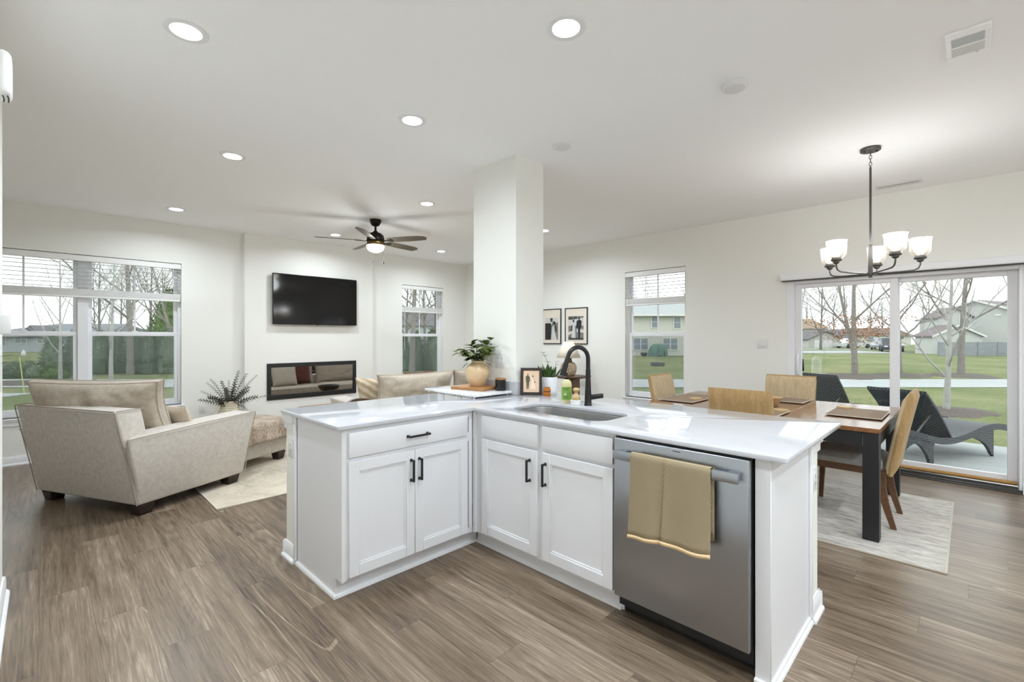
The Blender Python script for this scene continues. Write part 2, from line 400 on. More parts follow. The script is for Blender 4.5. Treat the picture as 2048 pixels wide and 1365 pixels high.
base_run('baseboard_right', [('y', DX, -1, -3, DR[0] - .0), ('y', DX, -1, DR[1], FY)])
base_run('baseboard_left', [('y', LX, 1, -3, LE + .012), ('x', LE, 1, -1.4, LX + .012), ('y', -1.4, 1, LE, FY)])
base_run('baseboard_peninsula', [('y', KL, -1, KY[0] - .0, KY[1] + .02), ('x', KY[1], 1, KL - .02, CX[0]), ('x', KE, -1, KX[0] + .002, KX[1] + .02), ('y', KX[1], 1, KE - .02, CY[0])])
# under-counter apron trim on the half-wall ends, and the bead that covers the cabinet joint
m = MB()
m.box(KL - .022, KL, KY[0] + .012, KY[1] + .02, .842, CT, .004).box(KL - .012, KL, KY[0] + .012, KY[1] + .012, .80, .842, .004)
m.box(KX[0] + .012, KX[1] + .02, KE - .022, KE, .842, CT, .004).box(KX[0] + .012, KX[1] + .012, KE - .012, KE, .80, .842, .004)
m.box(KX[1], KX[1] + .02, KE, CY[0], .842, CT, .004)
struct('trim_1', m, M['trim'])
m = MB().box(KL - .014, KL, KY[0] - .012, KY[0] + .008, 0.02, CT - .002, .004).box(KX[0] - .012, KX[0] + .008, KE - .014, KE, 0.02, CT - .002, .004)
struct('trim_2', m, M['trim'])
# ------------------------------------------------------------------ windows
def window(name, ax, plane, w, z, units, muntin=True):
    """ax 'x': wall runs along x at y=plane (outside is +y); ax 'y': wall runs along y at x=plane."""
    c = (w[0] + w[1]) / 2
    root = sempty(name, (c, plane + .1, z[0]) if ax == 'x' else (plane + .1, c, z[0]))
    root['label'] = {'window_1': 'wide double window behind the armchair', 'window_2': 'narrow window right of the fireplace', 'window_3': 'narrow window left of the light switch'}[name]
    o = root.location
    def B(m, a0, a1, d0, d1, z0, z1, bev=.003):
        if ax == 'x': m.box(a0, a1, plane + d0, plane + d1, z0, z1, bev, 1)
        else: m.box(plane + d0, plane + d1, a0, a1, z0, z1, bev, 1)
    n = units; L = w[1] - w[0]; mw = .092
    fr = MB(o); t = .028
    B(fr, w[0], w[1], .075, .15, z[0], z[0] + t); B(fr, w[0], w[1], .075, .15, z[1] - t, z[1])
    B(fr, w[0], w[0] + t, .075, .15, z[0] + t, z[1] - t); B(fr, w[1] - t, w[1], .075, .15, z[0] + t, z[1] - t)
    cells = [(w[0] + t, w[1] - t)]
    if n == 2:
        B(fr, c - mw / 2, c + mw / 2, .06, .15, z[0] + t, z[1] - t); cells = [(w[0] + t, c - mw / 2), (c + mw / 2, w[1] - t)]
    fr.build('window_frame', M['vinyl'], root)
    zm = 1.405
    for a, b in cells:
        s = .036
        up = MB(o); d0, d1 = .115, .14
        B(up, a, b, d0, d1, z[1] - t - s, z[1] - t); B(up, a, b, d0, d1, zm, zm + .03)
        B(up, a, a + s, d0, d1, zm + .03, z[1] - t - s); B(up, b - s, b, d0, d1, zm + .03, z[1] - t - s)
        if muntin: B(up, (a + b) / 2 - .009, (a + b) / 2 + .009, d0 + .006, d1 - .006, zm + .03, z[1] - t - s)
        us = up.build('upper_sash', M['vinyl'], root)
        lo = MB(o); d0, d1 = .082, .112
        B(lo, a, b, d0, d1, z[0] + t, z[0] + t + .05); B(lo, a, b, d0, d1, zm - .022, zm + .028)
        B(lo, a, a + s, d0, d1, z[0] + t + .05, zm - .022); B(lo, b - s, b, d0, d1, z[0] + t + .05, zm - .022)
        ls = lo.build('lower_sash', M['vinyl'], root)
        g = MB(o); B(g, a + .02, b - .02, .1265, .1285, zm + .02, z[1] - t - .02, 0); g.build('glass_pane', M['glass'], root)
        g = MB(o); B(g, a + .02, b - .02, .096, .098, z[0] + t + .03, zm - .01, 0); g.build('glass_pane', M['glass'], root)
        g = MB(o); B(g, a + .005, b - .005, .143, .144, z[0] + t, zm + .01, 0); g.build('insect_screen', M['screen'], root)
        g = MB(o); B(g, a, b, .141, .147, zm - .012, zm + .004, .001); g.build('screen_frame', M['gap'], root)
        lk = MB(o); q = (a + b) / 2; B(lk, q - .03, q + .03, .086, .106, zm + .028, zm + .042, .004); lk.build('sash_lock', M['plate'], root)
    si = MB(o)
    B(si, w[0] - .03, w[1] + .03, -.03, .08, z[0] - .022, z[0], .006)
    si.build('window_sill', M['trim'], root)
    ap = MB(o); B(ap, w[0] - .02, w[1] + .02, -.014, 0, z[0] - .085, z[0] - .022, .004); B(ap, w[0] - .02, w[1] + .02, -.022, 0, z[0] - .04, z[0] - .022, .004)
    ap.build('sill_apron', M['trim'], root)
window('window_1', 'x', FY, W1, WZ, 2); window('window_2', 'x', FY, W2, WZ, 1); window('window_3', 'y', DX, W3, WZ, 1)
def blind(label, ax, plane, w, ztop, cordside):
    c = (w[0] + w[1]) / 2
    root = thing('window_blind', label, 'blind', (c, plane + .04, ztop) if ax == 'x' else (plane + .04, c, ztop))
    o = root.location; e = .008
    def B(m, a0, a1, d0, d1, z0, z1, bev=.002):
        if ax == 'x': m.box(a0, a1, plane + d0, plane + d1, z0, z1, bev, 1)
        else: m.box(plane + d0, plane + d1, a0, a1, z0, z1, bev, 1)
    m = MB(o); B(m, w[0] + .002, w[1] - .002, .0, .018, ztop - .075, ztop - .012, .004); B(m, w[0] + e, w[1] - e, .018, .068, ztop - .06, ztop - .004); m.build('head_valance', M['blind'], root)
    m = MB(o); z = ztop - .10; zb = 1.925
    while z > zb:
        B(m, w[0] + e, w[1] - e, .012, .062, z, z + .003, 0); z -= .046
    m.build('slats', M['blindslat'], root)
    m = MB(o); z = zb
    for k in range(9):
        B(m, w[0] + e, w[1] - e, .01, .062, z - .0075, z - .0015, 0); z -= .0082
    B(m, w[0] + e, w[1] - e, .009, .063, z - .026, z - .002, .004); m.build('bottom_stack', M['blind'], root)
    for q in ((.15, .5, .85) if w[1] - w[0] > 1.2 else (.17, .83)):
        m = MB(o); a = w[0] + (w[1] - w[0]) * q
        B(m, a - .0012, a + .0012, .012, .014, 1.83, ztop - .06, 0); m.build('ladder_cord', M['cord'], root)
    m = MB(o); a = w[0] + .05 if cordside < 0 else w[1] - .05
    B(m, a - .0025, a + .0025, -.006, -.002, 1.15, ztop - .06, 0); m.build('tilt_wand', M['cord'], root)
blind('white slatted blind half raised over the double window behind the armchair', 'x', FY, W1, WZ[1], -1)
blind('white slatted blind half raised in the narrow window right of the fireplace', 'x', FY, W2, WZ[1], -1)
blind('white slatted blind half raised in the narrow window left of the light switch', 'y', DX, W3, WZ[1], 1)
# ------------------------------------------------------------------ sliding patio door
d = sempty('door_1', (DX + .08, (DR[0] + DR[1]) / 2, 0)); d['label'] = 'white sliding glass patio door'
o = d.location
m = MB(o)
m.box(DX + .0, DX + .15, DR[1] - .08, DR[1], 0, DZ, .003, 1).box(DX, DX + .15, DR[0], DR[0] + .024, 0, DZ, .003, 1).box(DX, DX + .15, DR[0] + .024, DR[1] - .08, DZ - .03, DZ, .003, 1)
m.build('door_frame', M['vinyl'], d)
m = MB(o).box(DX - .012, DX + .16, DR[0], DR[1], 0, .028, .003, 1).box(DX - .03, DX - .012, DR[0], DR[1], 0, .012, .003, 1)
m.box(DX + .035, DX + .045, DR[0] + .03, DR[1] - .08, .028, .045)
m.build('door_track', M['nickel'], d)
def panel(y0, y1, x0, x1, sl, sr):
    m = MB(o); z0, z1 = .04, DZ - .03
    m.box(x0, x1, y0, y0 + sr, z0, z1, .003, 1).box(x0, x1, y1 - sl, y1, z0, z1, .003, 1)
    m.box(x0, x1, y0 + sr, y1 - sl, z0, z0 + .085, .003, 1).box(x0, x1, y0 + sr, y1 - sl, z1 - .045, z1, .003, 1)
    f = m.build('sliding_panel', M['vinyl'], d)
    MB(o).box((x0 + x1) / 2 - .002, (x0 + x1) / 2 + .002, y0 + sr - .01, y1 - sl + .01, z0 + .075, z1 - .035).build('glass_pane', M['glass'], d)
panel(.512, 1.416, DX + .05, DX + .09, .06, .066)
panel(-.308, .574, DX + .10, DX + .14, .07, .066)
m = MB(o).tube([(DX + .05, 1.392, 1.17), (DX + .012, 1.392, 1.14), (DX + .004, 1.388, 1.05), (DX + .012, 1.384, .96), (DX + .05, 1.384, .93)], .011, 8)
m.build('door_handle', M['trim'], d)
m = MB(o).box(DX + .09, DX + .125, 1.345, 1.365, .98, 1.12, .006)
m.build('outside_pull', M['black'], d)
t = thing('door_shade_cassette', 'white roller shade cassette mounted above the patio door', 'shade', (DX - .04, .4, DZ))
o = t.location
MB(o).box(DX - .085, DX - .001, -.72, 1.545, DZ + .008, DZ + .082, .012, 3).build('cassette_box', M['vinyl'], t)
MB(o).box(DX - .083, DX - .004, -.72, 1.53, DZ + .004, DZ + .008).build('shadow_slot', M['gap'], t)
t = tag(MB((DX + .07, .1, .06)).tube([(DX + .075, -.30, .066), (DX + .075, .50, .066)], .019, 12).build('security_bar', M['oakbar'], None, loc=(DX + .07, .1, .06)), 'wooden security bar lying in the patio door track', 'bar')
# ------------------------------------------------------------------ ceiling fittings
def can(x, y, label, group, w):
    t = thing('recessed_light', label, 'ceiling light', (x, y, H), 0, group)
    MB().lathe([(.062, -.004), (.085, -.006), (.092, -.003), (.093, .0)], 32, cap=False).build('trim_ring', M['trim'], t)
    MB().lathe([(0, -.0045), (.064, -.0045)], 32, cap=False).build('lens', M['canlens'], t)
    l = bpy.data.lights.new('recessed_lamp', 'AREA'); l.shape = 'DISK'; l.size = .13; l.energy = w; l.spread = math.radians(162); l.color = (.83, .925, 1)
    lo = bpy.data.objects.new('recessed_lamp', l); C.objects.link(lo); lo.parent = t; lo.location = (0, 0, -.008)
CANS = [((.472, 2.639), 'recessed ceiling light at upper left above the wood floor, largest on the left'),
        ((1.72, 1.345), 'recessed ceiling light above the sink, largest in the kitchen'),
        ((1.73, 2.65), 'recessed ceiling light above the peninsula corner, left of the column'),
        ((1.06, 4.195), 'recessed ceiling light in the row between the upper left light and the fireplace wall'),
        ((1.05, 6.39), 'recessed ceiling light closest to the double window'),
        ((2.92, 4.19), 'recessed ceiling light in front of the ceiling fan, just left of the column'),
        ((2.90, 6.385), 'recessed ceiling light behind the left blade of the ceiling fan'),
        ((4.71, 6.34), 'recessed ceiling light above the narrow window right of the fireplace'),
        ((4.78, 4.12), 'recessed ceiling light mostly hidden behind the white column')]
for (x, y), lb in CANS: can(x, y, lb, 'recessed ceiling lights', CAN_W * (.26 if 'above the peninsula corner' in lb else .62 if y > 6 else .55 if x < .6 else .72 if y < 1.5 else 1.1))
for x, y in ((.7, -.2), (1.9, -.9), (3.2, -1.9), (.7, -2.1), (4.6, -1.9)):  # unseen lamps added behind the camera to brighten the room
    can(x, y, 'added unseen ceiling light over the kitchen behind the viewer', 'added unseen kitchen lights', KIT_W)
def disc(name, label, cat, x, y, r, h):
    t = thing(name, label, cat, (x, y, H))
    MB().lathe([(r, 0), (r, -h * .35), (r * .93, -h * .8), (r * .8, -h), (0, -h)], 36, cap=False).build('cover', M['plate'], t)
    MB().lathe([(r * .86, -h * .93), (r * .8, -h * 1.02), (r * .74, -h * 1.0)], 36, cap=False).build('vent_ring', M['trim'], t)
disc('smoke_detector', 'round white smoke detector on the ceiling right of the large kitchen light', 'smoke detector', 2.78, .957, .072, .03)
disc('ceiling_blank_cover', 'flat white round cover plate on the ceiling beside the column top', 'cover plate', 2.767, 2.202, .075, .012)
# square register
t = thing('ceiling_register', 'white metal air register with two louvre banks on the ceiling at upper right', 'air vent', (3.195, .006, H))
m = MB(); fw = .152; fh = .08
for a in (m,):
    a.box(-fw, -fw + .055, -fh, fh, -.012, 0, .003, 1).box(fw - .055, fw, -fh, fh, -.012, 0, .003, 1)
    a.box(-fw + .055, fw - .055, -fh, -fh + .022, -.012, 0, .003, 1).box(-fw + .055, fw - .055, fh - .022, fh, -.012, 0, .003, 1).box(-.006, .006, -fh + .022, fh - .022, -.012, 0, .001, 1)
m.build('register_frame', M['ventwhite'], t)
MB().box(-fw + .05, fw - .05, -fh + .02, fh - .02, -.002, -.0005).build('register_throat', M['dark'], t)
for sx in (-1, 1):
    m = MB()
    for k in range(9):
        x = sx * (.012 + k * .0095)
        g = .001 if sx < 0 else .006; w = .0008 if sx < 0 else .0035
        m.hexa([(x, -fh + .022, -.004), (x + w, -fh + .022, -.004), (x + w, fh - .022, -.004), (x, fh - .022, -.004),
                (x + g, -fh + .022, -.011), (x + g + w, -fh + .022, -.011), (x + g + w, fh - .022, -.011), (x + g, fh - .022, -.011)])
    m.build('louvre_bank', M['plate'], t)
MB().box(.085, .09, -.04, -.028, -.022, -.01).build('damper_lever', M['plate'], t)
t = thing('linear_ceiling_vent', 'long narrow white ceiling vent beside the wall above the patio door', 'air vent', (5.70, .48, H))
MB().box(-.07, .07, -.17, .17, -.006, 0, .002, 1).build('vent_plate', M['plate'], t)
m = MB()
for k in range(22): m.box(-.035, .0, -.145 + k * .0135, -.145 + k * .0135 + .006, -.0072, -.006)
m.build('vent_slots', M['nickel'], t)
# wall devices on the near left wall
t = thing('carbon_monoxide_alarm', 'white carbon monoxide alarm high on the near left wall', 'alarm', (LX, 2.86, 2.455))
MB().box(0, .012, -.072, .072, -.095, .095, .006, 2).build('back_plate', M['plate'], t)
MB().box(.012, .062, -.068, .068, -.092, .092, .026, 4).build('alarm_body', M['plate'], t)
m = MB()
for q, xx in ((0, .05), (1, .036)):
    for k in range(9):
        a = -.5 + k * .125; m.lathe([(0, 0), (.0022, 0), (.0022, .004), (0, .004)], 6, c=(xx + .006 * math.cos(a * 3) * .4, -.0 + a * .07, -.0945 if q else -.0925))
m.build('sounder_holes', M['dark'], t)
t = thing('thermostat', 'white thermostat on the near left wall, in front of the double window', 'thermostat', (LX, 3.07, 1.425))
MB().box(0, .012, -.062, .062, -.05, .05, .003).build('mount_plate', M['gap'], t)
MB().box(.012, .05, -.06, .06, -.044, .044, .006, 2).build('thermostat_body', M['plate'], t)
t = thing('wall_pocket', 'small white wall pocket holding brown dried leaves on the near left wall', 'wall decoration', (LX, 3.08, 1.24))
MB().box(0, .02, -.05, .05, -.12, .095, .006, 2).build('pocket_body', M['plate'], t)
m = MB()
for dy, dz, l in ((-.03, .04, .055), (.02, .01, .045)): m.leaf((.012, dy, dz), (1, .1, .25), (0, 0, 1), l, .02, .1)
m.build('dried_leaves', M['walnut'], t)
# wall plates
def plate(name, label, cat, pos, face, w, h, kind):
    """face: outward direction '-x','+x','-y','+y'"""
    rz = {'-y': 0, '+x': PI / 2, '+y': PI, '-x': -PI / 2}[face]
    t = thing(name, label, cat, pos, rz)
    MB().box(-w / 2, w / 2, -.006, 0, -h / 2, h / 2, .0025, 2).build('face_plate', M['plate'], t)
    n = max(1, round(w / .055) if w > .1 else 1)
    for k in range(n):
        x = (k - (n - 1) / 2) * .046
        if kind == 'switch':
            MB().box(x - .016, x + .016, -.010, -.004, -.033, .033, .002, 1).build('rocker', M['plate'], t)
        else:
            b = MB().box(x - .017, x + .017, -.008, -.004, -.034, .034, .002, 1).build('receptacle', M['plate'], t)
            m = MB()
            for z in (-.018, .018): m.box(x - .008, x - .006, -.0086, -.0078, z - .004, z + .005).box(x + .006, x + .008, -.0086, -.0078, z - .004, z + .004).box(x - .002, x + .002, -.0086, -.0078, z - .011, z - .008)
            m.build('slots', M['dark'], b)
plate('light_switch', 'white two-gang light switch on the wall between the window and the patio door', 'switch', (DX, 1.75, 1.294), '-x', .115, .115, 'switch')
plate('wall_outlet', 'white outlet low on the wall between the double window and the tall vase', 'outlet', (1.478, FY, .412), '-y', .075, .115, 'outlet')
plate('wall_outlet', 'white two-gang outlet on the column above the backsplash', 'outlet', (CX[0], 2.73, 1.18), '-x', .115, .118, 'outlet')
plate('wall_outlet', 'white outlet on the end of the peninsula beside the dining chair', 'outlet', (2.657, KE, .672), '-y', .075, .118, 'outlet')
plate('wall_outlet', 'white outlet on the left end of the peninsula near the ottoman', 'outlet', (KL, 2.975, .688), '-x', .075, .118, 'outlet')
# ------------------------------------------------------------------ kitchen peninsula
def round_poly(pts, n=5):
    out = []; N = len(pts)
    for i, (x, y, r) in enumerate(pts):
        p = Vector((x, y)); a = Vector(pts[i - 1][:2]); b = Vector(pts[(i + 1) % N][:2])
        if r <= 0: out.append((x, y)); continue
        u = (a - p).normalized(); v = (b - p).normalized()
        p0 = p + u * r; p1 = p + v * r; c = p + (u + v) * r
        for k in range(n + 1):
            t = k / n * PI / 2; q = c + (p0 - c) * math.cos(t) + (p1 - c) * math.sin(t); out.append((q.x, q.y))
    return out
def slab_with_hole(mb, outer, hole, z0, z1, bev=.0025):
    b = bmesh.new(); es = []
    for L in (outer, hole):
        vs = [b.verts.new((x, y, z1)) for x, y in L]
        es += [b.edges.new((vs[i], vs[(i + 1) % len(vs)])) for i in range(len(vs))]
    bmesh.ops.triangle_fill(b, use_beauty=True, use_dissolve=False, edges=es)
    r = bmesh.ops.extrude_face_region(b, geom=b.faces[:])
    bmesh.ops.translate(b, vec=(0, 0, z0 - z1), verts=[g for g in r['geom'] if isinstance(g, bmesh.types.BMVert)])
    b.normal_update()
    ed = [e for e in b.edges if len(e.link_faces) == 2 and 1.2 < e.calc_face_angle(0) < 1.9 and abs(e.verts[0].co.z - e.verts[1].co.z) < 1e-5]
    bmesh.ops.bevel(b, geom=ed, offset=bev, segments=2, profile=.5, affect='EDGES', clamp_overlap=True)
    b.verts.index_update()
    mb.add([v.co.copy() for v in b.verts], [tuple(v.index for v in f.verts) for f in b.faces]); b.free()
Z = .914
SK = (2.085, 2.43, 1.40, 2.10)
t = thing('countertop', 'L-shaped white quartz countertop on the peninsula cabinets', 'countertop', (1.945, 2.268, CT))
outer = round_poly([(1.04, 2.268, .022), (1.945, 2.268, 0), (1.945, .482, .022), (2.97, .482, .022), (2.97, 2.552, 0), (2.625, 2.552, 0), (2.625, 3.085, 0), (1.04, 3.085, .022)])
hole = rrect(*SK, .095, 8)
m = MB(t.location); slab_with_hole(m, outer, hole, CT + .0005, Z); m.build('worktop', M['quartz'], t, smooth=30)
m = MB(t.location).box(2.605, 2.625, 2.532, 3.065, Z, Z + .102, .002, 1).box(2.625, 2.955, 2.532, 2.552, Z, Z + .102, .002, 1)
m.build('backsplash', M['quartz'], t)
def shaker(m, w, h, ax, pos, s, fw=.056, th=.02):
    """door front in local (u along wall, v up); pos = (u0, v0, plane); outward = -normal axis"""
    u0, v0, p = pos
    def B(a, b, c, d, e, f, bev=.0015):
        if ax == 'y': m.box(a, b, p + e * s, p + f * s, c, d, bev, 1)   # face in xz, outward -y when s=-1
        else: m.box(p + e * s, p + f * s, a, b, c, d, bev, 1)
    B(u0, u0 + fw, v0, v0 + h, 0, th); B(u0 + w - fw, u0 + w, v0, v0 + h, 0, th)
    B(u0 + fw, u0 + w - fw, v0, v0 + fw, 0, th); B(u0 + fw, u0 + w - fw, v0 + h - fw, v0 + h, 0, th)
    # ogee step and recessed panel
    i = .010; q = th - .006
    B(u0 + fw, u0 + fw + i, v0 + fw, v0 + h - fw, 0, q, .001); B(u0 + w - fw - i, u0 + w - fw, v0 + fw, v0 + h - fw, 0, q, .001)
    B(u0 + fw + i, u0 + w - fw - i, v0 + fw, v0 + fw + i, 0, q, .001); B(u0 + fw + i, u0 + w - fw - i, v0 + h - fw - i, v0 + h - fw, 0, q, .001)
    B(u0 + fw + i, u0 + w - fw - i, v0 + fw + i, v0 + h - fw - i, 0, th - .011, 0)
def pull(m, c, ax, horiz, L=.128, out=.034):
    """black bar pull; c centre on the door face; ax 'y' faces -y, 'x' faces -x"""
    cx, cy, cz = c; w = .0055
    def B(u0, u1, d0, d1, z0, z1):
        if ax == 'y': m.box(cx + u0, cx + u1, cy - d1, cy - d0, cz + z0, cz + z1, .001, 1)
        else: m.box(cx - d1, cx - d0, cy + u0, cy + u1, cz + z0, cz + z1, .001, 1)
    h = L / 2
    if horiz:
        B(-h, h, out - 2 * w, out, -w, w); B(-h + .0, -h + .011, 0, out - w, -w, w); B(h - .011, h, 0, out - w, -w, w)
        B(-h - .003, -h + .014, 0, .003, -w - .002, w + .002); B(h - .014, h + .003, 0, .003, -w - .002, w + .002)
    else:
        B(-w, w, out - 2 * w, out, -h, h); B(-w, w, 0, out - w, -h, -h + .011); B(-w, w, 0, out - w, h - .011, h)
        B(-w - .002, w + .002, 0, .003, -h - .003, -h + .014); B(-w - .002, w + .002, 0, .003, h - .014, h + .003)
# --- left cabinet (faces -y)
FYc = 2.295; FXc = 1.975; BK = 2.893
t = thing('base_cabinet', 'white base cabinet with one wide drawer over a pair of doors', 'cabinet', (1.51, 2.6, 0))
o = t.location
m = MB(o); x0, x1 = 1.075, 1.953
m.box(x0, x0 + .018, FYc, BK, .10, CT - .001).box(x0, x0 + .018, FYc + .07, BK, 0, .10)
m.box(x0 + .018, x1, BK - .012, BK, .1, CT - .001).box(x0 + .018, x1, FYc + .02, BK - .012, .105, .12)
m.box(x0 + .018, x0 + .045, FYc, FYc + .02, .105, CT - .001, .001, 1).box(x1 - .03, x1, FYc, FYc + .02, .105, CT - .001, .001, 1)
m.box(x0 + .045, x1 - .03, FYc, FYc + .02, .105, .14).box(x0 + .045, x1 - .03, FYc, FYc + .02, .70, .755).box(x0 + .045, x1 - .03, FYc, FYc + .02, .855, CT - .001)
m.build('carcass', M['cab'], t)
dr = MB(o).box(1.107, 1.90, FYc - .02, FYc, .742, .872, .003, 2).build('drawer', M['cab'], t)
m = MB(o); pull(m, (1.522, FYc - .02, .803), 'y', True, .142); m.build('handle', M['black'], dr)
for a, b, hx in ((1.107, 1.5035, 1.5035 - .026), (1.5065, 1.90, 1.5065 + .026)):
    m = MB(o); shaker(m, b - a, .60, 'y', (a, .12, FYc), -1); dd = m.build('door', M['cab'], t)
    m = MB(o); pull(m, (hx, FYc - .02, .606), 'y', False, .125); m.build('handle', M['black'], dd)
m = MB(o).box(x0 + .018, 2.052, FYc + .07, FYc + .085, 0, .105); m.build('toe_kick', M['cab'], t)
m = MB(o)
qr = [(0, 0), (.016, 0), (.0155, .006), (.012, .013), (.006, .0165), (0, .018)]
m.prism([(FYc + .07 - u, v) for u, v in qr], x0 - .014, 2.04, 'x').prism([(x0 - u, v) for u, v in qr], FYc + .054, KY[0] - .012, 'y')
m.build('quarter_round', M['trim'], t, smooth=30)
# --- sink base (faces -x)
t = thing('sink_cabinet', 'white sink base cabinet with two false fronts over two doors', 'cabinet', (2.27, 1.75, 0))
o = t.location; m = MB(o); y0, y1 = 1.230, 2.294; KB = 2.573
m.box(FXc, KB, y0, y0 + .016, .105, CT - .001).box(KB - .012, KB, y0 + .016, y1, .105, CT - .001).box(FXc + .02, KB - .012, y0 + .016, y1, .105, .12)
m.box(FXc, FXc + .02, y0 + .016, y0 + .04, .105, CT - .001).box(FXc, FXc + .02, 2.20, y1, .105, CT - .001).box(FXc, FXc + .02, 1.685, 1.745, .105, CT - .001)
m.box(FXc, FXc + .02, y0 + .04, 1.685, .105, .145).box(FXc, FXc + .02, 1.745, 2.20, .105, .145).box(FXc, FXc + .02, y0 + .04, 1.685, .70, .755).box(FXc, FXc + .02, 1.745, 2.20, .70, .755)
m.box(FXc, FXc + .02, y0 + .04, 1.685, .85, CT - .001).box(FXc, FXc + .02, 1.745, 2.20, .85, CT - .001)
m.box(1.956, FXc, 2.272, 2.2935, .105, CT - .001)
m.build('carcass', M['cab'], t)
for a, b in ((1.735, 2.207), (1.242, 1.698)):
    MB(o).box(FXc - .02, FXc, a, b, .742, .872, .003, 2).build('false_front', M['cab'], t)
for a, b, hy in ((1.738, 2.207, 1.79), (1.242, 1.698, 1.684 - .012)):
    m = MB(o); shaker(m, b - a, .598, 'x', (a, .125, FXc), -1); dd = m.build('door', M['cab'], t)
    m = MB(o); pull(m, (FXc - .02, hy, .606), 'x', False, .125); m.build('handle', M['black'], dd)
MB(o).box(FXc + .07, FXc + .085, y0, FYc + .054, 0, .105).build('toe_kick', M['cab'], t)
MB(o).prism([(FXc + .07 - u, v) for u, v in qr], y0 + .01, FYc + .054, 'y').build('quarter_round', M['trim'], t, smooth=30)
# --- end panel at the right end
t = thing('end_panel', 'white cabinet end panel right of the dishwasher', 'panel', (2.27, .57, 0))
o = t.location
MB(o).box(FXc, KX[0] - .001, .545, .603, 0, CT - .001, .002, 1).build('panel_board', M['cab'], t)
MB(o).prism([(.545 - u, v) for u, v in [(0, 0), (.018, 0), (.0175, .006), (.015, .012), (.008, .016), (.008, .03), (.004, .033), (0, .033)]], FXc - .002, KX[0] + .004, 'x').prism([(FXc - u, v) for u, v in [(0, 0), (.014, 0), (.013, .022), (0, .026)]], .53, .603, 'y').build('base_shoe', M['trim'], t, smooth=30)
# --- dishwasher
t = thing('dishwasher', 'stainless steel dishwasher with a bar handle and a towel over it', 'dishwasher', (2.2, .915, 0))
o = t.location
MB(o).box(1.99, 2.56, .612, 1.224, .06, .868).build('tub', M['dark'], t)
dw = MB(o).box(1.935, 1.985, .612, 1.222, .125, .884, .006, 3).build('door', M['steel'], t)
MB(o).box(1.962, 1.99, .606, 1.227, .884, .8915).build('control_strip', M['black'], t)
m = MB(o)
for k in range(11): m.box(1.968, 1.972, .66 + k * .045, .66 + k * .045 + .012, .8915, .892)
m.build('control_marks', M['nickel'], t)
h = MB(o).box(1.880, 1.898, .635, 1.196, .797, .838, .003, 2).build('handle', M['steel'], t)
MB(o).box(1.896, 1.936, 1.145, 1.185, .803, .834, .002, 1).box(1.896, 1.936, .645, .685, .803, .834, .002, 1).build('handle_post', M['steel'], h)
MB(o).box(1.9342, 1.9352, .89, .925, .868, .871).build('badge', M['dark'], dw)
MB(o).box(2.048, 2.06, .606, 1.228, .006, .118).build('kick_plate', M['blackp'], t)
# --- towel over the handle
t = thing('dish_towel', 'tan waffle dish towel folded over the dishwasher handle', 'towel', (1.889, .915, .838))
o = t.location
def towel_side(m, ya, yb, zb, xo, ph, hem=False, back=.56):
    zt = .843; Lf = zt - zb; R = .0125 + xo
    def fn(a, b):
        y = ya + (yb - ya) * a; sag = .012 * math.sin(a * 2.6 + ph)
        s = b * (Lf + .04 + (zt - back)) - 0
        x = 0; z = 0
        if b < .56:
            q = b / .56; z = zb + sag + (zt - .008 - zb - sag) * q
            x = 1.880 - .004 - xo + (.006 * math.sin(a * 7 + ph) - .012 * (1 - q)) * (1 - q) * 1.6
        elif b < .66:
            q = (b - .56) / .10 * PI; x = 1.889 - R * math.cos(q); z = zt - .006 + .008 * math.sin(q)
        else:
            q = (b - .66) / .34; x = 1.889 + R - .001; z = zt - .008 - q * (zt - .008 - back)
        yy = y + .012 * (1 - min(1, b / .56)) * (a - .5) * 1.2
        return (x, yy, z)
    if hem:
        def f2(a, b):
            p = fn(a, 0); return (p[0] - .0015, p[1], p[2] - .014 + .016 * b)
        m.grid(18, 1, f2)
    else: m.grid(18, 26, fn)
TOW = [(.925, 1.097, .484, .001, 1.9), (.737, .932, .502, .0035, 3.1)]
def thick(o, th):
    s = o.modifiers.new('thickness', 'SOLIDIFY'); s.thickness = th; s.offset = 0; return o
for q in TOW:
    m = MB(o); towel_side(m, *q); a = thick(m.build('towel_fold', M['towel'], t, smooth=80, normals=False), .0022)
    m = MB(o); towel_side(m, *q, hem=True); thick(m.build('hem', M['hem'], a, smooth=80, normals=False), .004)
m = MB(o); m.grid(6, 8, lambda a, b: (1.905, .733 + .1 * a, .84 - .30 * b - .004 * math.sin(a * 3))); thick(m.build('towel_back', M['towel'], t, normals=False), .002)
# --- sink
t = thing('sink', 'undermount stainless steel sink set in the countertop', 'sink', ((SK[0] + SK[1]) / 2, (SK[2] + SK[3]) / 2, CT - .2))
o = t.location; m = MB(o)
rings = []
for ins, z, r in ((-.014, CT - .0005, .1), (.004, CT - .0005, .095), (.006, CT - .01, .093), (.012, .75, .085), (.022, .715, .07), (.045, .703, .05), (.12, .70, .03)):
    rings.append([(x, y, z) for x, y in rrect(SK[0] + ins, SK[1] - ins, SK[2] + ins, SK[3] - ins, max(r, .02), 7)])
n = len(rings[0]); vs = [p for R in rings for p in R]
m.add(vs, [(i * n + k, i * n + (k + 1) % n, (i + 1) * n + (k + 1) % n, (i + 1) * n + k) for i in range(len(rings) - 1) for k in range(n)] + [tuple(range((len(rings) - 1) * n, len(rings) * n))])
m.build('bowl', M['sink'], t, smooth=50, normals=False)
MB(o).lathe([(.0, .003), (.03, .002), (.044, .004), (.046, 0)], 24, c=(2.26, 1.72, .7005), cap=False).build('drain', M['nickel'], t)
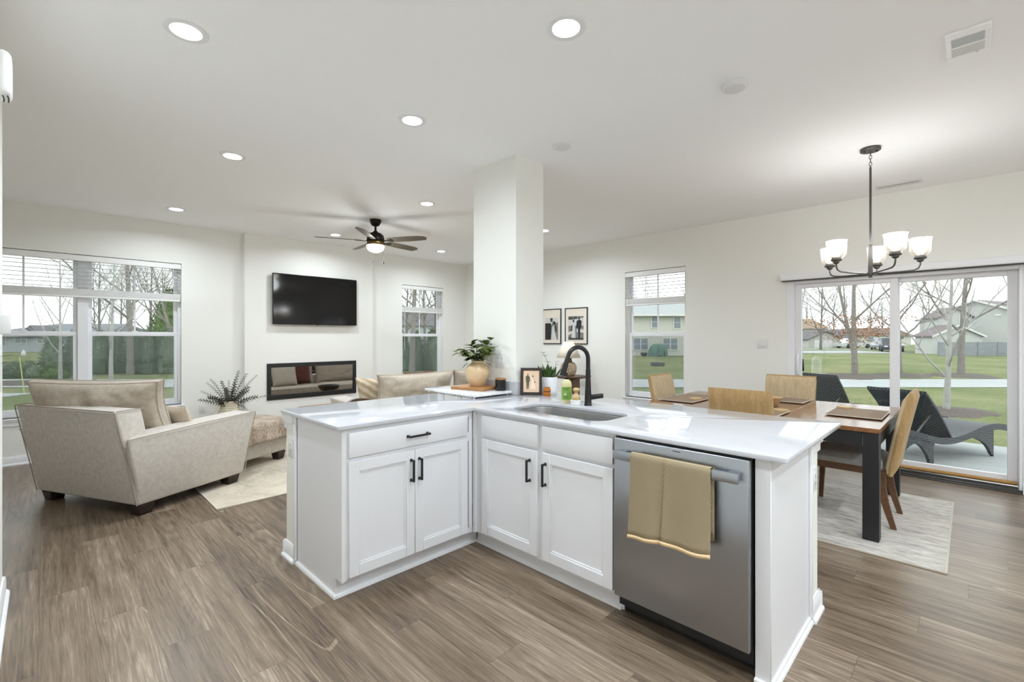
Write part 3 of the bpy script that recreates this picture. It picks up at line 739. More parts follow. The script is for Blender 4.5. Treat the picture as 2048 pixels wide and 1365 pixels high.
# --- faucet
FX, FYy = 2.545, 1.805
t = thing('faucet', 'tall black gooseneck kitchen faucet behind the sink', 'faucet', (FX, FYy, Z))
MB().lathe([(.027, 0), (.027, .004), (.0235, .01), (.022, .06), (.0185, .13), (.0165, .19), (.0162, .24)], 28).build('body', M['black'], t)
pts = [(0, 0, .23), (0, 0, .31)]
R = .078; dx, dy = -.93, .37
for k in range(0, 15):
    a = PI * k / 14 * .93; q = R - R * math.cos(a); pts.append((dx * q, dy * q, .31 + R * math.sin(a)))
MB().tube(pts, .0142, 16).build('neck', M['black'], t)
e = Vector(pts[-1]); dd = (Vector(pts[-1]) - Vector(pts[-2])).normalized()
MB().tube([e, e + dd * .012, e + dd * .03, e + dd * .125, e + dd * .13], [.0145, .0155, .0158, .020, .019], 18).build('spray_head', M['black'], t)
MB().tube([(0, 0, .055), (.012, -.026, .057), (.026, -.056, .063), (.040, -.088, .068), (.0405, -.0895, .068)], [.018, .0175, .0165, .0155, .014], 18).build('lever', M['black'], t)
# --- things on the counter
t = thing('marble_board', 'white marble slab on short feet at the corner of the countertop', 'board', (2.41, 2.895, Z))
MB().box(-.19, .19, -.322, .322, .012, .032, .003, 2).build('slab', M['marble'], t)
for sx in (-1, 1):
    for sy in (-.94, -.3, .3, .94): MB().lathe([(.009, 0), (.009, .0122)], 12, c=(sx * .172, sy * .322 * .95, 0)).build('foot', M['cord'], t)
ZM = Z + .032
t = thing('wooden_board', 'square acacia wood board under the beige vase', 'board', (2.475, 2.865, ZM), math.radians(12))
MB().box(-.12, .12, -.165, .165, 0, .025, .005, 2).build('board_slab', M['board'], t)
ZW = ZM + .025
t = thing('vase', 'round beige ceramic vase holding leafy green stems', 'vase', (2.492, 2.865, ZW))
m = MB().lathe([(0, 0), (.056, 0), (.062, .006), (.08, .05), (.096, .09), (.1, .118), (.094, .145), (.075, .17), (.052, .185), (.047, .192), (.050, .204), (.047, .206), (.040, .2), (.040, .19)], 36, cap=False)
M['vase'] = pm('beige_glaze', (214, 186, 146), .32, var=.06, vs=14); m.build('vase_body', M['vase'], t)
random.seed(5); st = MB(); lf = MB()
for k in range(18):
    a = k * 2.4 + .3; sp = .3 + 1.0 * ((k * 37) % 10) / 10
    d = Vector((math.cos(a) * sp * (.45 if math.cos(a) > 0 else 1), math.sin(a) * sp, 1)).normalized(); L = .11 + .085 * random.random()
    p = [Vector((math.cos(a) * .02, math.sin(a) * .02, .19))]
    for i in range(4):
        p.append(p[-1] + d * L / 4 * 1.1); d = (d + Vector((math.cos(a) * .12, math.sin(a) * .12, -.12))).normalized()
    st.tube(p, [.0026, .0024, .002, .0016, .0012], 5)
    for i in range(1, 5):
        for q in range(2):
            an = random.random() * 2 * PI
            ld = (d * .6 + Vector((math.cos(an), math.sin(an), .15 + random.random() * .5))).normalized()
            lf.leaf(p[i], ld, (0, 0, 1), .056 + .028 * random.random(), .044 + .016 * random.random(), .25 + .3 * random.random())
for s in (1, -1):
    lf.leaf((.05 * s - .0, -.05 * s, .19), (.55 * s + .15, -.55 * s, -.5), (0, 0, 1), .075, .036, .1)
M['leaf'] = pm('leaf_green', (92, 106, 44), .45, var=.35, vs=18); M['stem'] = pm('stem_brown_green', (78, 80, 48), .6)
st.build('stems', M['stem'], t); lf.build('foliage', M['leaf'], t, smooth=60)
t = thing('candle', 'black glass candle with a wooden lid on the marble slab', 'candle', (2.545, 2.645, ZM))
MB().lathe([(0, 0), (.040, 0), (.0425, .003), (.0425, .086), (0, .086)], 32).build('jar', pm('black_candle_glass', (14, 11, 10), .25), t)
MB().lathe([(.040, .086), (.0435, .087), (.0435, .096), (.041, .098), (0, .098)], 32, cap=False).build('lid', M['board'], t)
# framed drawing
fa = math.atan2(-.129, .105)
t = thing('picture_frame', 'small dark framed drawing of a couple leaning by the column', 'picture frame', (2.688, 2.447, Z + .001), fa)
tilt = Matrix.Rotation(math.radians(-7), 4, 'X'); w, h = .168, .212
m = MB(); fw = .021
for a in ((-w / 2, -w / 2 + fw, 0, h), (w / 2 - fw, w / 2, 0, h), (-w / 2 + fw, w / 2 - fw, 0, fw), (-w / 2 + fw, w / 2 - fw, h - fw, h)):
    m.box(a[0], a[1], -.008, .008, a[2], a[3], .002, 1, tilt)
m.box(-w / 2 + .005, w / 2 - .005, .004, .008, .005, h - .005, 0, 1, tilt)
m.build('frame', pm('dark_brown_frame', (44, 32, 24), .4), t)
paper = MB().box(-w / 2 + fw, w / 2 - fw, -.001, .003, fw, h - fw, 0, 1, tilt).build('drawing_paper', pm('peach_paper', (226, 196, 170), .8), t)
def flat(m, poly, y, tm): m.prism(poly, y - .0006, y, 'y', 0, tm)
m = MB()
flat(m, [(-.045, .142), (-.034, .151), (-.022, .151), (-.012, .14), (-.010, .112), (-.016, .1), (-.018, .075), (-.021, .045), (-.027, .043), (-.028, .08), (-.031, .045), (-.037, .043), (-.038, .09), (-.043, .112)], -.0012, tilt)
m.build('suit_figure', pm('ink_olive', (96, 90, 72), .8), paper)
m = MB()
flat(m, [(-.033, .152), (-.022, .152), (-.021, .163), (-.027, .168), (-.033, .163)], -.0014, tilt); flat(m, [(.008, .138), (.018, .138), (.019, .150), (.013, .156), (.007, .150)], -.0012, tilt)
flat(m, [(.022, .1), (.027, .092), (.034, .095), (.033, .104), (.026, .108)], -.0018, tilt); flat(m, [(.017, .137), (.02, .135), (.029, .103), (.027, .102)], -.0018, tilt)
m.build('heads_and_bouquet', pm('ink_brown', (150, 108, 84), .8), paper)
m = MB(); flat(m, [(.005, .137), (.018, .137), (.021, .11), (.034, .052), (.028, .046), (-.004, .046), (-.006, .055), (.004, .11)], -.0012, tilt)
m.build('dress_figure', pm('ink_pale', (238, 218, 200), .8), paper)
t = thing('amber_candle', 'small amber glass candle in front of the white plant pot', 'candle', (2.735, 2.325, Z))
MB().lathe([(0, 0), (.027, 0), (.0295, .004), (.0295, .052), (.026, .06), (.026, .066), (.024, .066), (.024, .05), (0, .05)], 28).build('jar', pm('amber_glass', (176, 104, 24), .12, spec=.6), t)
MB().lathe([(.0299, .033), (.0299, .04)], 28, cap=False).build('label_band', pm('amber_label', (70, 40, 18), .5), t)
t = thing('potted_plant', 'white pot with green pointed leaves and a climbing sprig by the column', 'potted plant', (2.872, 2.425, Z))
MB().lathe([(0, 0), (.056, 0), (.06, .003), (.0635, .02), (.066, .02), (.072, .06), (.073, .12), (.071, .135), (.066, .135), (.066, .115), (0, .115)], 36).build('pot', pm('white_ceramic', (236, 238, 242), .3), t)
MB().lathe([(0, -.0), (.063, -.0), (.069, .012), (.066, .014), (.062, .006), (0, .005)], 36).build('saucer', M['plate'], t)
M['succ'] = pm('snake_leaf_green', (62, 92, 36), .45, var=.35, vs=22)
m = MB(); random.seed(9)
for k in range(30):
    a = k * 2.399; r = .05 * (k / 30) ** .5; ou = .2 + 1.05 * (k / 30)
    m.leaf((math.cos(a) * r, math.sin(a) * r, .112), (math.cos(a) * ou, math.sin(a) * ou, 1.0), (-math.cos(a), -math.sin(a), .3), .085 + .045 * random.random(), .036, -.12)
m.build('leaves', M['succ'], t, smooth=60)
m = MB(); p = [(-.01, -.02, .12), (-.02, -.03, .19), (-.03, -.02, .25), (-.045, 0, .30), (-.05, .01, .325)]; q = [(.0, -.02, .12), (.02, -.04, .18), (.03, -.05, .23), (.035, -.05, .255)]
m.tube(p, .0016, 5).tube(q, .0014, 5)
for i, b in enumerate(p[1:]):
    for s in (-1, 1): m.leaf(b, (s * .7, -.3 * s, .5), (0, 0, 1), .034, .022, .3)
for b in q[1:]: m.leaf(b, (.7, -.5, .25), (0, 0, 1), .03, .018, .3)
m.build('climbing_sprig', M['succ'], t, smooth=60)
# soap bottle
t = thing('soap_dispenser', 'clear soap bottle with a green label and black pump', 'soap bottle', (2.545, 1.985, Z), math.radians(-47))
def sq(w, d, z, r): return [(x, y, z) for x, y in rrect(-w / 2, w / 2, -d / 2, d / 2, r, 4)]
def loft(m, rings):
    n = len(rings[0]); m.add([p for R in rings for p in R], [(i * n + k, i * n + (k + 1) % n, (i + 1) * n + (k + 1) % n, (i + 1) * n + k) for i in range(len(rings) - 1) for k in range(n)] + [tuple(range(n))[::-1], tuple(range((len(rings) - 1) * n, len(rings) * n))])
m = MB(); loft(m, [sq(.064, .048, 0, .014), sq(.068, .052, .004, .016), sq(.068, .052, .128, .016), sq(.060, .046, .148, .016), sq(.034, .030, .160, .013), sq(.026, .026, .163, .012)])
m.build('bottle', pm('pale_soap_bottle', (212, 204, 156), .2), t)
m = MB(); loft(m, [sq(.0688, .0528, .022, .016), sq(.0688, .0528, .112, .016)]); lb = m.build('label', pm('green_label', (128, 170, 76), .45), t)
m = MB().lathe([(0, 0), (.0085, 0), (.0085, .0006), (0, .0006)], 16, M=T(-.012, -.0266, .062) @ Matrix.Rotation(PI / 2, 4, 'X')); m.build('label_emblem', M['pillowcream'], lb)
m = MB(); random.seed(3)
for z, w, h in ((.101, .042, .005), (.092, .036, .003), (.086, .036, .002), (.045, .036, .0035), (.034, .034, .003)):
    x = -.028
    while x < -.028 + w:
        a = .002 + .002 * random.random(); m.box(x, x + a, -.0270, -.0264, z, z + h); x += a + .0012
m.build('label_text', pm('label_ink', (44, 66, 28), .6), lb)
m = MB().lathe([(.013, .162), (.014, .164), (.014, .178), (.008, .181), (.0045, .181), (.0045, .197), (.009, .198), (.009, .207), (0, .208)], 20)
m.tube([(0, 0, .203), (-.02, -.004, .204), (-.033, -.006, .199)], [.005, .0045, .0038], 8); m.build('pump', M['black'], t)
t = thing('brush_dish', 'white ceramic dish under the bamboo scrub brush', 'dish', (2.515, 1.88, Z))
MB().lathe([(0, 0), (.034, 0), (.038, .003), (.040, .032), (.037, .034), (.034, .028), (.030, .022), (0, .02)], 32, cap=False).build('dish_body', M['plate'], t)
t = thing('scrub_brush', 'round bamboo scrub brush standing on the white dish', 'brush', (2.515, 1.88, Z + .0225))
MB().lathe([(0, 0), (.022, .0), (.026, .012), (.026, .018), (0, .018)], 24).build('bristles', pm('brush_bristle', (214, 184, 130), .9, bump=.5, bs=400), t)
MB().lathe([(.027, .018), (.028, .026), (.024, .036), (.015, .048), (.012, .058), (.016, .066), (.022, .072), (.023, .080), (.019, .088), (.01, .092), (0, .093)], 28, cap=False).build('handle', M['bamboo'], t)
# ------------------------------------------------------------------ living room
t = thing('television', 'flat black television mounted on the wall above the fireplace', 'television', (2.93, 7.09, 1.93))
o = t.location
MB(o).box(2.295, 3.568, 7.075, 7.11, 1.556, 2.295, .006, 2).build('bezel', M['tvframe'], t)
MB(o).box(2.303, 3.560, 7.0735, 7.0765, 1.568, 2.287).build('screen', M['tvscreen'], t)
MB(o).box(2.6, 3.26, 7.11, 7.1499, 1.72, 2.12, .01, 2).build('wall_mount', M['blackp'], t)
MB(o).box(2.915, 2.95, 7.074, 7.077, 1.549, 1.557).build('badge', M['nickel'], t)
def _fireglass():
    s = NT('fire_glass'); tr = s.n('BsdfTransparent'); tr.inputs[0].default_value = (.55, .55, .55, 1); g = s.n('BsdfGlossy'); g.inputs['Roughness'].default_value = .015; g.inputs[0].default_value = (.9, .88, .86, 1)
    x = s.n('MixShader'); x.inputs[0].default_value = .52; s.l(tr.outputs[0], x.inputs[1]); s.l(g.outputs[0], x.inputs[2]); s.l(x.outputs[0], s.out.inputs[0]); return s.m
t = thing('fireplace_insert', 'long black electric fireplace with a reflective glass front', 'fireplace', (2.912, BY, .725))
o = t.location; m = MB(o); a, b, c, e = 2.237, 3.588, .461, .988
m.box(a, b, BY - .018, BY - .0005, c, c + .07, .003, 1).box(a, b, BY - .018, BY - .0005, e - .06, e, .003, 1)
m.box(a, a + .055, BY - .018, BY - .0005, c + .07, e - .06, .003, 1).box(b - .055, b, BY - .018, BY - .0005, c + .07, e - .06, .003, 1)
m.build('fireplace_frame', M['blackp'], t)
m = MB(o); y0, y1 = BY + .001, FY - .001; a, b, c, e = FP[0] + .001, FP[1] - .001, FP[2] + .001, FP[3] - .001
m.add([(a, y0, c), (b, y0, c), (b, y1, c), (a, y1, c), (a, y0, e), (b, y0, e), (b, y1, e), (a, y1, e)], [(0, 1, 2, 3), (4, 7, 6, 5), (3, 2, 6, 7), (0, 3, 7, 4), (1, 5, 6, 2)])
m.build('firebox', M['black'], t, smooth=0, normals=False)
MB(o).box(2.285, 3.54, BY - .006, BY - .003, .525, .934).build('glass_front', _fireglass(), t)
random.seed(2); m = MB(o)
for k in range(230):
    x = 2.31 + 1.2 * random.random(); y = BY + .012 + .06 * random.random(); r = .008 + .011 * random.random(); z = .53 + .018 * random.random() * (1 if k % 3 else 2.0)
    p = [(x + r * random.uniform(-1, 1), y + r * random.uniform(-1, 1), z + r * random.uniform(-.9, 1)) for _ in range(3)]
    m.add([(x, y, z + r), (x - r, y - r * .5, z), (x + r, y - r * .6, z - r * .3), (x, y + r, z - r * .2), (x, y, z - r)], [(0, 1, 2), (0, 2, 3), (0, 3, 1), (4, 2, 1), (4, 3, 2), (4, 1, 3)])
g = m.build('glass_crystals', pm('clear_crystals', (235, 235, 235), .15, **{'Emission Color': (1, 1, 1, 1), 'Emission Strength': 0.0}), t, smooth=0); g['kind'] = 'stuff'
MB(o).box(a + .01, b - .01, BY + .002, FY - .01, c + .001, .522).build('ember_bed', M['blackp'], t)
# rug
t = thing('area_rug', 'cream and grey distressed area rug under the armchair and ottoman', 'rug', (2.45, 5.4, 0))
MB(t.location).box(.96, 4.0, 4.23, 6.75, .001, .009, .002, 1).build('rug_pile', M['rug1'], t)
m = MB(t.location).box(.955, .967, 4.225, 6.755, .001, .011).box(3.993, 4.005, 4.225, 6.755, .001, .011).box(.967, 3.993, 4.225, 4.237, .001, .011).box(.967, 3.993, 6.743, 6.755, .001, .011)
m.build('rug_binding', M['rugedge'], t)
# ---- armchair: local +x front, +y its left
AA = math.radians(26.5)
t = thing('armchair', 'wide greige upholstered armchair with its back to the kitchen', 'armchair', (.656, 5.226, 0), AA)
m = MB()
m.hexa([(-.475, -.60, .085), (.40, -.60, .085), (.40, .60, .085), (-.475, .60, .085), (-.50, -.61, .30), (.42, -.61, .30), (.42, .61, .30), (-.50, .61, .30)], .02, 3)
fr = m.build('base', M['sofa'], t)
m = MB().hexa([(-.48, -.60, .085), (-.30, -.60, .085), (-.30, .60, .085), (-.48, .60, .085), (-.60, -.545, .815), (-.40, -.53, .815), (-.40, .60, .815), (-.60, .645, .815)], .022, 3)
back = m.build('backrest', M['sofa'], t)
pp = MB()
for sg in (-1, 1):
    yy = .547 if sg < 0 else .647
    pp.tube([(-.482, sg * .60, .09), (-.602, sg * yy, .81)], .0045, 6).tube([(-.59, sg * yy, .817), (-.40, -.535 if sg < 0 else .602, .817)], .004, 6)
pp.tube([(-.602, -.54, .816), (-.602, .64, .816)], .0045, 6)
pp.build('back_piping', M['piping'], back)
for sg in (-1, 1):
    y0, y1 = sg * .60, sg * .36; u0, u1 = sg * .645, sg * .38
    m = MB().hexa([(-.46, y0, .085), (.455, y0, .085), (.455, y1, .085), (-.46, y1, .085), (-.58, u0, .605), (.545, u0, .655), (.545, u1, .655), (-.40, u1, .62)], .022, 3)
    ar = m.build('arm', M['sofa'], t)
    pp = MB().tube([(-.575, sg * .645, .607), (.0, sg * .646, .637), (.54, sg * .646, .656)], .004, 6).tube([(.546, sg * .642, .65), (.457, sg * .602, .09)], .004, 6)
    pp.build('arm_piping', M['piping'], ar)
for x in (-.40, .36):
    for y in (-.53, .53):
        MB().hexa([(x - .045, y - .045, 0.0), (x + .045, y - .045, 0.0), (x + .045, y + .045, 0.0), (x - .045, y + .045, 0.0), (x - .06, y - .06, .084), (x + .06, y - .06, .084), (x + .06, y + .06, .084), (x - .06, y + .06, .084)], .004, 1).build('leg', M['legdk'], t)
m = MB(); w = MB(); cushion(m, .86, .74, .17, T(.10, 0, .385) @ Matrix.Rotation(PI / 2, 4, 'X') @ Matrix.Rotation(PI / 2, 4, 'Y') @ Matrix.Identity(4), .7, .0, 8, .006, 3, 16)
m.build('seat_cushion', M['sofac'], t, smooth=60)
m = MB(); w = MB()
Mc = T(-.315, .07, .785) @ Rz(math.radians(19)) @ Matrix.Rotation(math.radians(-15), 4, 'Y') @ Rz(PI / 2)
cushion(m, 1.05, .47, .30, Mc, .26, .075, 2.6, .035, 1, 30, w)
bc = m.build('back_cushion', M['sofac'], t, smooth=70); w.build('piping', M['piping'], bc)
t2 = thing('throw_pillow', 'small pale textured pillow tucked beside the armchair back cushion', 'pillow', (.83, 4.98, .44), AA)
m = MB(); cushion(m, .34, .34, .12, T(0, 0, .17) @ Matrix.Rotation(math.radians(-20), 4, 'Y') @ Rz(PI / 2), .0, .06, 4, .008, 4, 14)
m.build('pillow_body', M['chairlt'], t2, smooth=70)
# ---- ottoman and fur throw
ox, oy = 1.47, 5.62
t = thing('ottoman', 'greige upholstered ottoman in front of the armchair under a fur throw', 'ottoman', (ox, oy, 0), AA)
MB().hexa([(-.34, -.33, .10), (.34, -.33, .10), (.34, .33, .10), (-.34, .33, .10), (-.36, -.35, .40), (.36, -.35, .40), (.36, .35, .40), (-.36, .35, .40)], .025, 3).build('ottoman_body', M['sofa'], t)
for x in (-.28, .28):
    for y in (-.27, .27):
        MB().hexa([(x - .04, y - .04, 0.012), (x + .04, y - .04, 0.012), (x + .04, y + .04, 0.012), (x - .04, y + .04, 0.012), (x - .055, y - .055, .10), (x + .055, y - .055, .10), (x + .055, y + .055, .10), (x - .055, y + .055, .10)], .004, 1).build('leg', M['legdk'], t)
def fur(a, b):
    x = -.62 + 1.12 * a; y = -.56 + 1.02 * b
    ex = max(0, x - .375, -.385 - x); ey = max(0, -.38 - y, y - .38)
    d = max(ex, ey); n1 = noise.noise(Vector((x * 4, y * 4, 1))); n2 = noise.noise(Vector((x * 11, y * 11, 5)))
    z = .455 + .022 * n1 + .010 * n2
    # let the overhang fold down along the sides
    if d > 0:
        z = .445 - d * .93 + .012 * n2 + .03 * n1 * min(1, d * 5)
        if ey >= ex: y = (.39 if y > 0 else -.39) + (1 if y > 0 else -1) * (.008 + .07 * d + .02 * n1 * min(1, d * 6)); x *= 1.0
        else: x = (.385 if x > 0 else -.395) + (1 if x > 0 else -1) * (.015 + .08 * d + .025 * n1 * min(1, d * 6))
    return (x, y, max(z, .20))
t = thing('fur_throw', 'taupe faux fur throw draped over the ottoman', 'blanket', (ox, oy, 0), AA)
m = MB(); m.grid(56, 52, fur); f = m.build('throw_cloth', M['fur'], t, smooth=80, normals=False)
sm = f.modifiers.new('pile', 'SOLIDIFY'); sm.thickness = .022; sm.offset = 1
# ---- tall vase with dark sprigs
t = thing('floor_vase', 'tall cream textured vase of dark leafy sprigs by the fireplace wall', 'vase', (1.70, 6.88, 0))
M['basket'] = None
def _texvase():
    s = NT('ribbed_cream_vase'); s.par(.8); x, y, z = s.sep(s.obj()); f = s.math('FRACT', s.math('MULTIPLY', z, 34)); n = s.noise(s.obj(), 40, 3)
    s.col(s.ramp(s.math('ADD', s.math('MULTIPLY', f, .4), s.math('MULTIPLY', n, .6)), [(.3, lin((176, 164, 140))), (.6, lin((226, 216, 196)))])); s.bump(f, .5, .006); return s.m
MB().lathe([(0, 0), (.10, 0), (.115, .02), (.135, .15), (.14, .30), (.125, .40), (.104, .45), (.10, .47), (.102, .54), (.094, .54), (.09, .46), (0, .44)], 36).build('vase_body', _texvase(), t)
random.seed(11); st = MB(); lf = MB()
def sprig(p0, d, L, droop, k):
    p = [Vector(p0)]; d = Vector(d).normalized(); N = 9
    for i in range(N): p.append(p[-1] + d * L / N); d = (d + Vector((d.x * .06, d.y * .06, -droop))).normalized()
    st.tube(p, [.003 - .0022 * i / N for i in range(N + 1)], 5)
    for i in range(k):
        q = .16 + .84 * i / k; j = q * N; a = int(min(j, N - 1)); b = p[a].lerp(p[a + 1], j - a); dr = (p[a + 1] - p[a]).normalized()
        s1 = dr.orthogonal().normalized(); s1.rotate(Matrix.Rotation(i * 1.57, 3, dr)) if False else None
        an = i * 1.65; u = dr.orthogonal().normalized(); v = dr.cross(u)
        for sg in (0, PI):
            w = u * math.cos(an + sg) + v * math.sin(an + sg)
            lf.leaf(b, w * 1.0 + dr * .35, dr, .05 * (1.1 - .6 * q), .032 * (1.1 - .5 * q), .15, 2)
SP = [((.1, -.25, 1), .50, .01), ((.35, .1, .95), .47, .02), ((-.3, .2, .9), .42, .03), ((-.4, .1, .8), .40, .02), ((.45, -.1, .8), .50, .01), ((0, .05, 1), .34, .01), ((.14, .0, 1), .36, .0),
      ((-.6, .1, .65), .36, .02), ((-.8, -.1, .45), .34, .02), ((.8, -.3, .35), .60, .03), ((.75, .1, .4), .34, .04), ((-.2, -.5, .8), .38, .03), ((.3, -.55, .75), .36, .04), ((-.55, -.4, .6), .36, .05), ((.5, .3, .7), .38, .05), ((.4, -.2, .2), .26, .28), ((.05, -.3, .9), .34, .02), ((-.1, .3, .9), .36, .02)]
for dd, L, dr in SP: sprig((dd[0] * .05, dd[1] * .05, .47), dd, L, dr, int(9 + L * 26))
st.build('stems', M['stem'], t); lf.build('foliage', pm('dark_olive_leaf', (62, 62, 46), .6, var=.35, vs=20), t, smooth=60)
# ---- sofa (back towards the kitchen) and what lies on it
SX, SY = 3.78, 4.72
t = thing('sofa', 'taupe sofa with loose back cushions showing above the peninsula', 'sofa', (SX, SY + .45, 0))
o = t.location
MB(o).box(SX - 1.22, SX + 1.22, SY + .02, SY + .92, .09, .30, .02, 3).build('base', M['sofa'], t)
MB(o).hexa([(SX - 1.2, SY + .06, .09), (SX + 1.2, SY + .06, .09), (SX + 1.2, SY + .26, .09), (SX - 1.2, SY + .26, .09), (SX - 1.22, SY - .03, .62), (SX + 1.22, SY - .03, .62), (SX + 1.2, SY + .14, .62), (SX - 1.2, SY + .14, .62)], .02, 3).build('backrest', M['sofa'], t)
for s in (-1, 1):
    MB(o).hexa([(SX + s * 1.20, SY + .06, .09), (SX + s * 1.02, SY + .06, .09), (SX + s * 1.02, SY + .92, .09), (SX + s * 1.20, SY + .92, .09), (SX + s * 1.27, SY - .02, .58), (SX + s * 1.05, SY - .02, .58), (SX + s * 1.05, SY + .98, .62), (SX + s * 1.27, SY + .98, .62)], .02, 3).build('arm', M['sofa'], t)
    for y in (SY + .12, SY + .84): MB(o).box(SX + s * 1.12 - .05, SX + s * 1.12 + .05, y - .05, y + .05, .009, .09, .004, 1).build('leg', M['legdk'], t)
    m = MB(o); cushion(m, 1.0, .66, .17, T(SX + s * .51, SY + .59, .385) @ Matrix.Rotation(PI / 2, 4, 'X'), .7, 0, 8, .006, s + 6, 16); m.build('seat_cushion', M['sofac'], t, smooth=60)
    m = MB(o); w = MB(o); cushion(m, 1.10, .50, .27, T(SX + s * .555 + .03, SY + .185, .685) @ Matrix.Rotation(math.radians(10), 4, 'X'), .12, .08, 2.6, .035, s + 4, 28, w)
    b = m.build('back_cushion', M['sofac'], t, smooth=70); w.build('piping', M['piping'], b)
def pillow(label, loc, rot, w, h, th, mt, sd, extra=None):
    t = thing('throw_pillow', label, 'pillow', loc)
    m = MB(); cushion(m, w, h, th, Matrix.Rotation(rot[2], 4, 'Z') @ Matrix.Rotation(rot[0], 4, 'X'), 0, .07, 4, .012, sd, 18)
    m.build('pillow_body', mt, t, smooth=70); return t
pillow('striped beige pillow leaning on the left arm of the sofa', (2.83, 5.16, .68), (.35, 0, -1.05), .44, .42, .16, M['stripe'], 21)
pillow('rust brown pillow between the sofa back cushions', (3.42, 5.13, .70), (.2, 0, .1), .46, .46, .15, M['pillowrust'], 22)
pillow('cream pillow with a pale pattern on the left half of the sofa', (3.12, 5.27, .66), (.3, 0, -.1), .46, .40, .15, M['pillowcream'], 23)
t = thing('coffee_table', 'low wooden coffee table between the sofa and the fireplace', 'table', (3.1, 6.35, 0))
MB().box(-.62, .62, -.3, .3, .34, .40, .01, 2).build('table_top', M['board'], t)
for x in (-.52, .52):
    for y in (-.22, .22): MB().box(x - .04, x + .04, y - .04, y + .04, .009, .34, .004, 1).build('leg', M['board'], t)
t = thing('bowl', 'dark wide bowl on the coffee table', 'bowl', (3.5, 6.32, .40))
MB().lathe([(0, 0), (.07, 0), (.15, .06), (.18, .13), (.172, .13), (.14, .065), (.06, .012), (0, .012)], 32).build('bowl_body', pm('dark_green_glaze', (44, 54, 48), .3), t)
# ---- stool behind the peninsula
t = thing('counter_stool', 'dark wooden stool whose curved back just shows behind the peninsula', 'stool', (1.79, 3.40, 0), math.radians(-90))
m = MB()
def rail(a, b):
    an = -.9 + 1.8 * a; r = .24 + .018 * (b if b < .5 else 1 - b)
    return (-r * math.cos(an) + .05, r * math.sin(an), .80 + .09 * (1 - (an / 1.15) ** 2) * min(1, b * 2) * 1.0)
for k in range(15):
    an = -.95 + 1.9 * k / 15; bn = -.95 + 1.9 * (k + 1) / 15
    def P(a, r, z): return (-r * math.cos(a) + .05, r * math.sin(a), z)
    h0 = .872 - .03 * (an / .95) ** 2; h1 = .872 - .03 * (bn / .95) ** 2
    m.add([P(an, .16, .77), P(bn, .16, .77), P(bn, .185, .77), P(an, .185, .77), P(an, .16, h0), P(bn, .16, h1), P(bn, .185, h1), P(an, .185, h0)], [(0, 3, 2, 1), (4, 5, 6, 7), (0, 1, 5, 4), (2, 3, 7, 6)] + ([(0, 4, 7, 3)] if k == 0 else []) + ([(1, 2, 6, 5)] if k == 14 else []))
m.build('back_rail', M['stairwood'], t)
MB().lathe([(0, .62), (.19, .62), (.2, .63), (.2, .65), (.185, .66), (0, .655)], 32).build('seat', M['stairwood'], t)
for sx, sy in ((-1, -1), (-1, 1), (1, -1), (1, 1)):
    MB().tube([(sx * .15, sy * .15, .0), (sx * .11, sy * .11, .625)], [.015, .02], 10).build('leg', M['stairwood'], t)
for sy in (-1, 1): MB().tube([(-.10, sy * .08, .65), (-.105, sy * .085, .79)], .012, 8).build('back_post', M['stairwood'], t)
m = MB()
for k in range(4):
    a, b = [((1, 1), (-1, 1)), ((-1, 1), (-1, -1)), ((-1, -1), (1, -1)), ((1, -1), (1, 1))][k]
    m.tube([(a[0] * .136, a[1] * .136, .22), (b[0] * .136, b[1] * .136, .22)], .009, 8)
m.build('foot_ring', M['stairwood'], t)
# ---- pedestal side table and lamp
t = thing('side_table', 'brown wooden pedestal side table under the textured lamp', 'side table', (5.62, 4.28, 0))
MB().hexa([(-.16, -.16, .745), (.16, -.16, .745), (.16, .16, .745), (-.16, .16, .745), (-.21, -.21, .775), (.21, -.21, .775), (.21, .21, .775), (-.21, .21, .775)], .003, 1).box(-.21, .21, -.21, .21, .775, .787, .003, 1).build('table_top', M['walnut'], t)
MB().box(-.085, .085, -.085, .085, .03, .745, .004, 1).build('pedestal', M['walnut'], t)
MB().box(-.17, .17, -.17, .17, 0, .03, .004, 1).build('foot_plate', M['walnut'], t)
t = thing('table_lamp', 'table lamp with a cream cone shade and speckled textured base', 'lamp', (5.56, 4.30, .787))
def _lampbase():
    s = NT('speckled_lamp_base'); s.par(.8); o = s.obj(); f = s.voro(s.scale(o, (1, 1, .45)), 60); s.col(s.ramp(f, [(.25, lin((116, 92, 66))), (.5, lin((204, 188, 164)))])); s.bump(f, .7, .008); return s.m
MB().lathe([(0, 0), (.07, 0), (.10, .02), (.118, .07), (.122, .12), (.115, .17), (.085, .20), (0, .20)], 32).build('lamp_base', _lampbase(), t)
MB().lathe([(.085, .2), (.062, .205), (.050, .225), (.046, .262), (.052, .268), (.012, .27), (.01, .33), (0, .33)], 28, cap=False).build('lamp_neck', pm('olive_brown_glaze', (112, 92, 58), .5), t)
sh = MB().lathe([(.185, .275), (.072, .515)], 36, cap=False).build('lamp_shade', fabric('cream_shade_linen', (232, 220, 204), (222, 208, 190), 260), t)
sh.modifiers.new('thickness', 'SOLIDIFY').thickness = .003
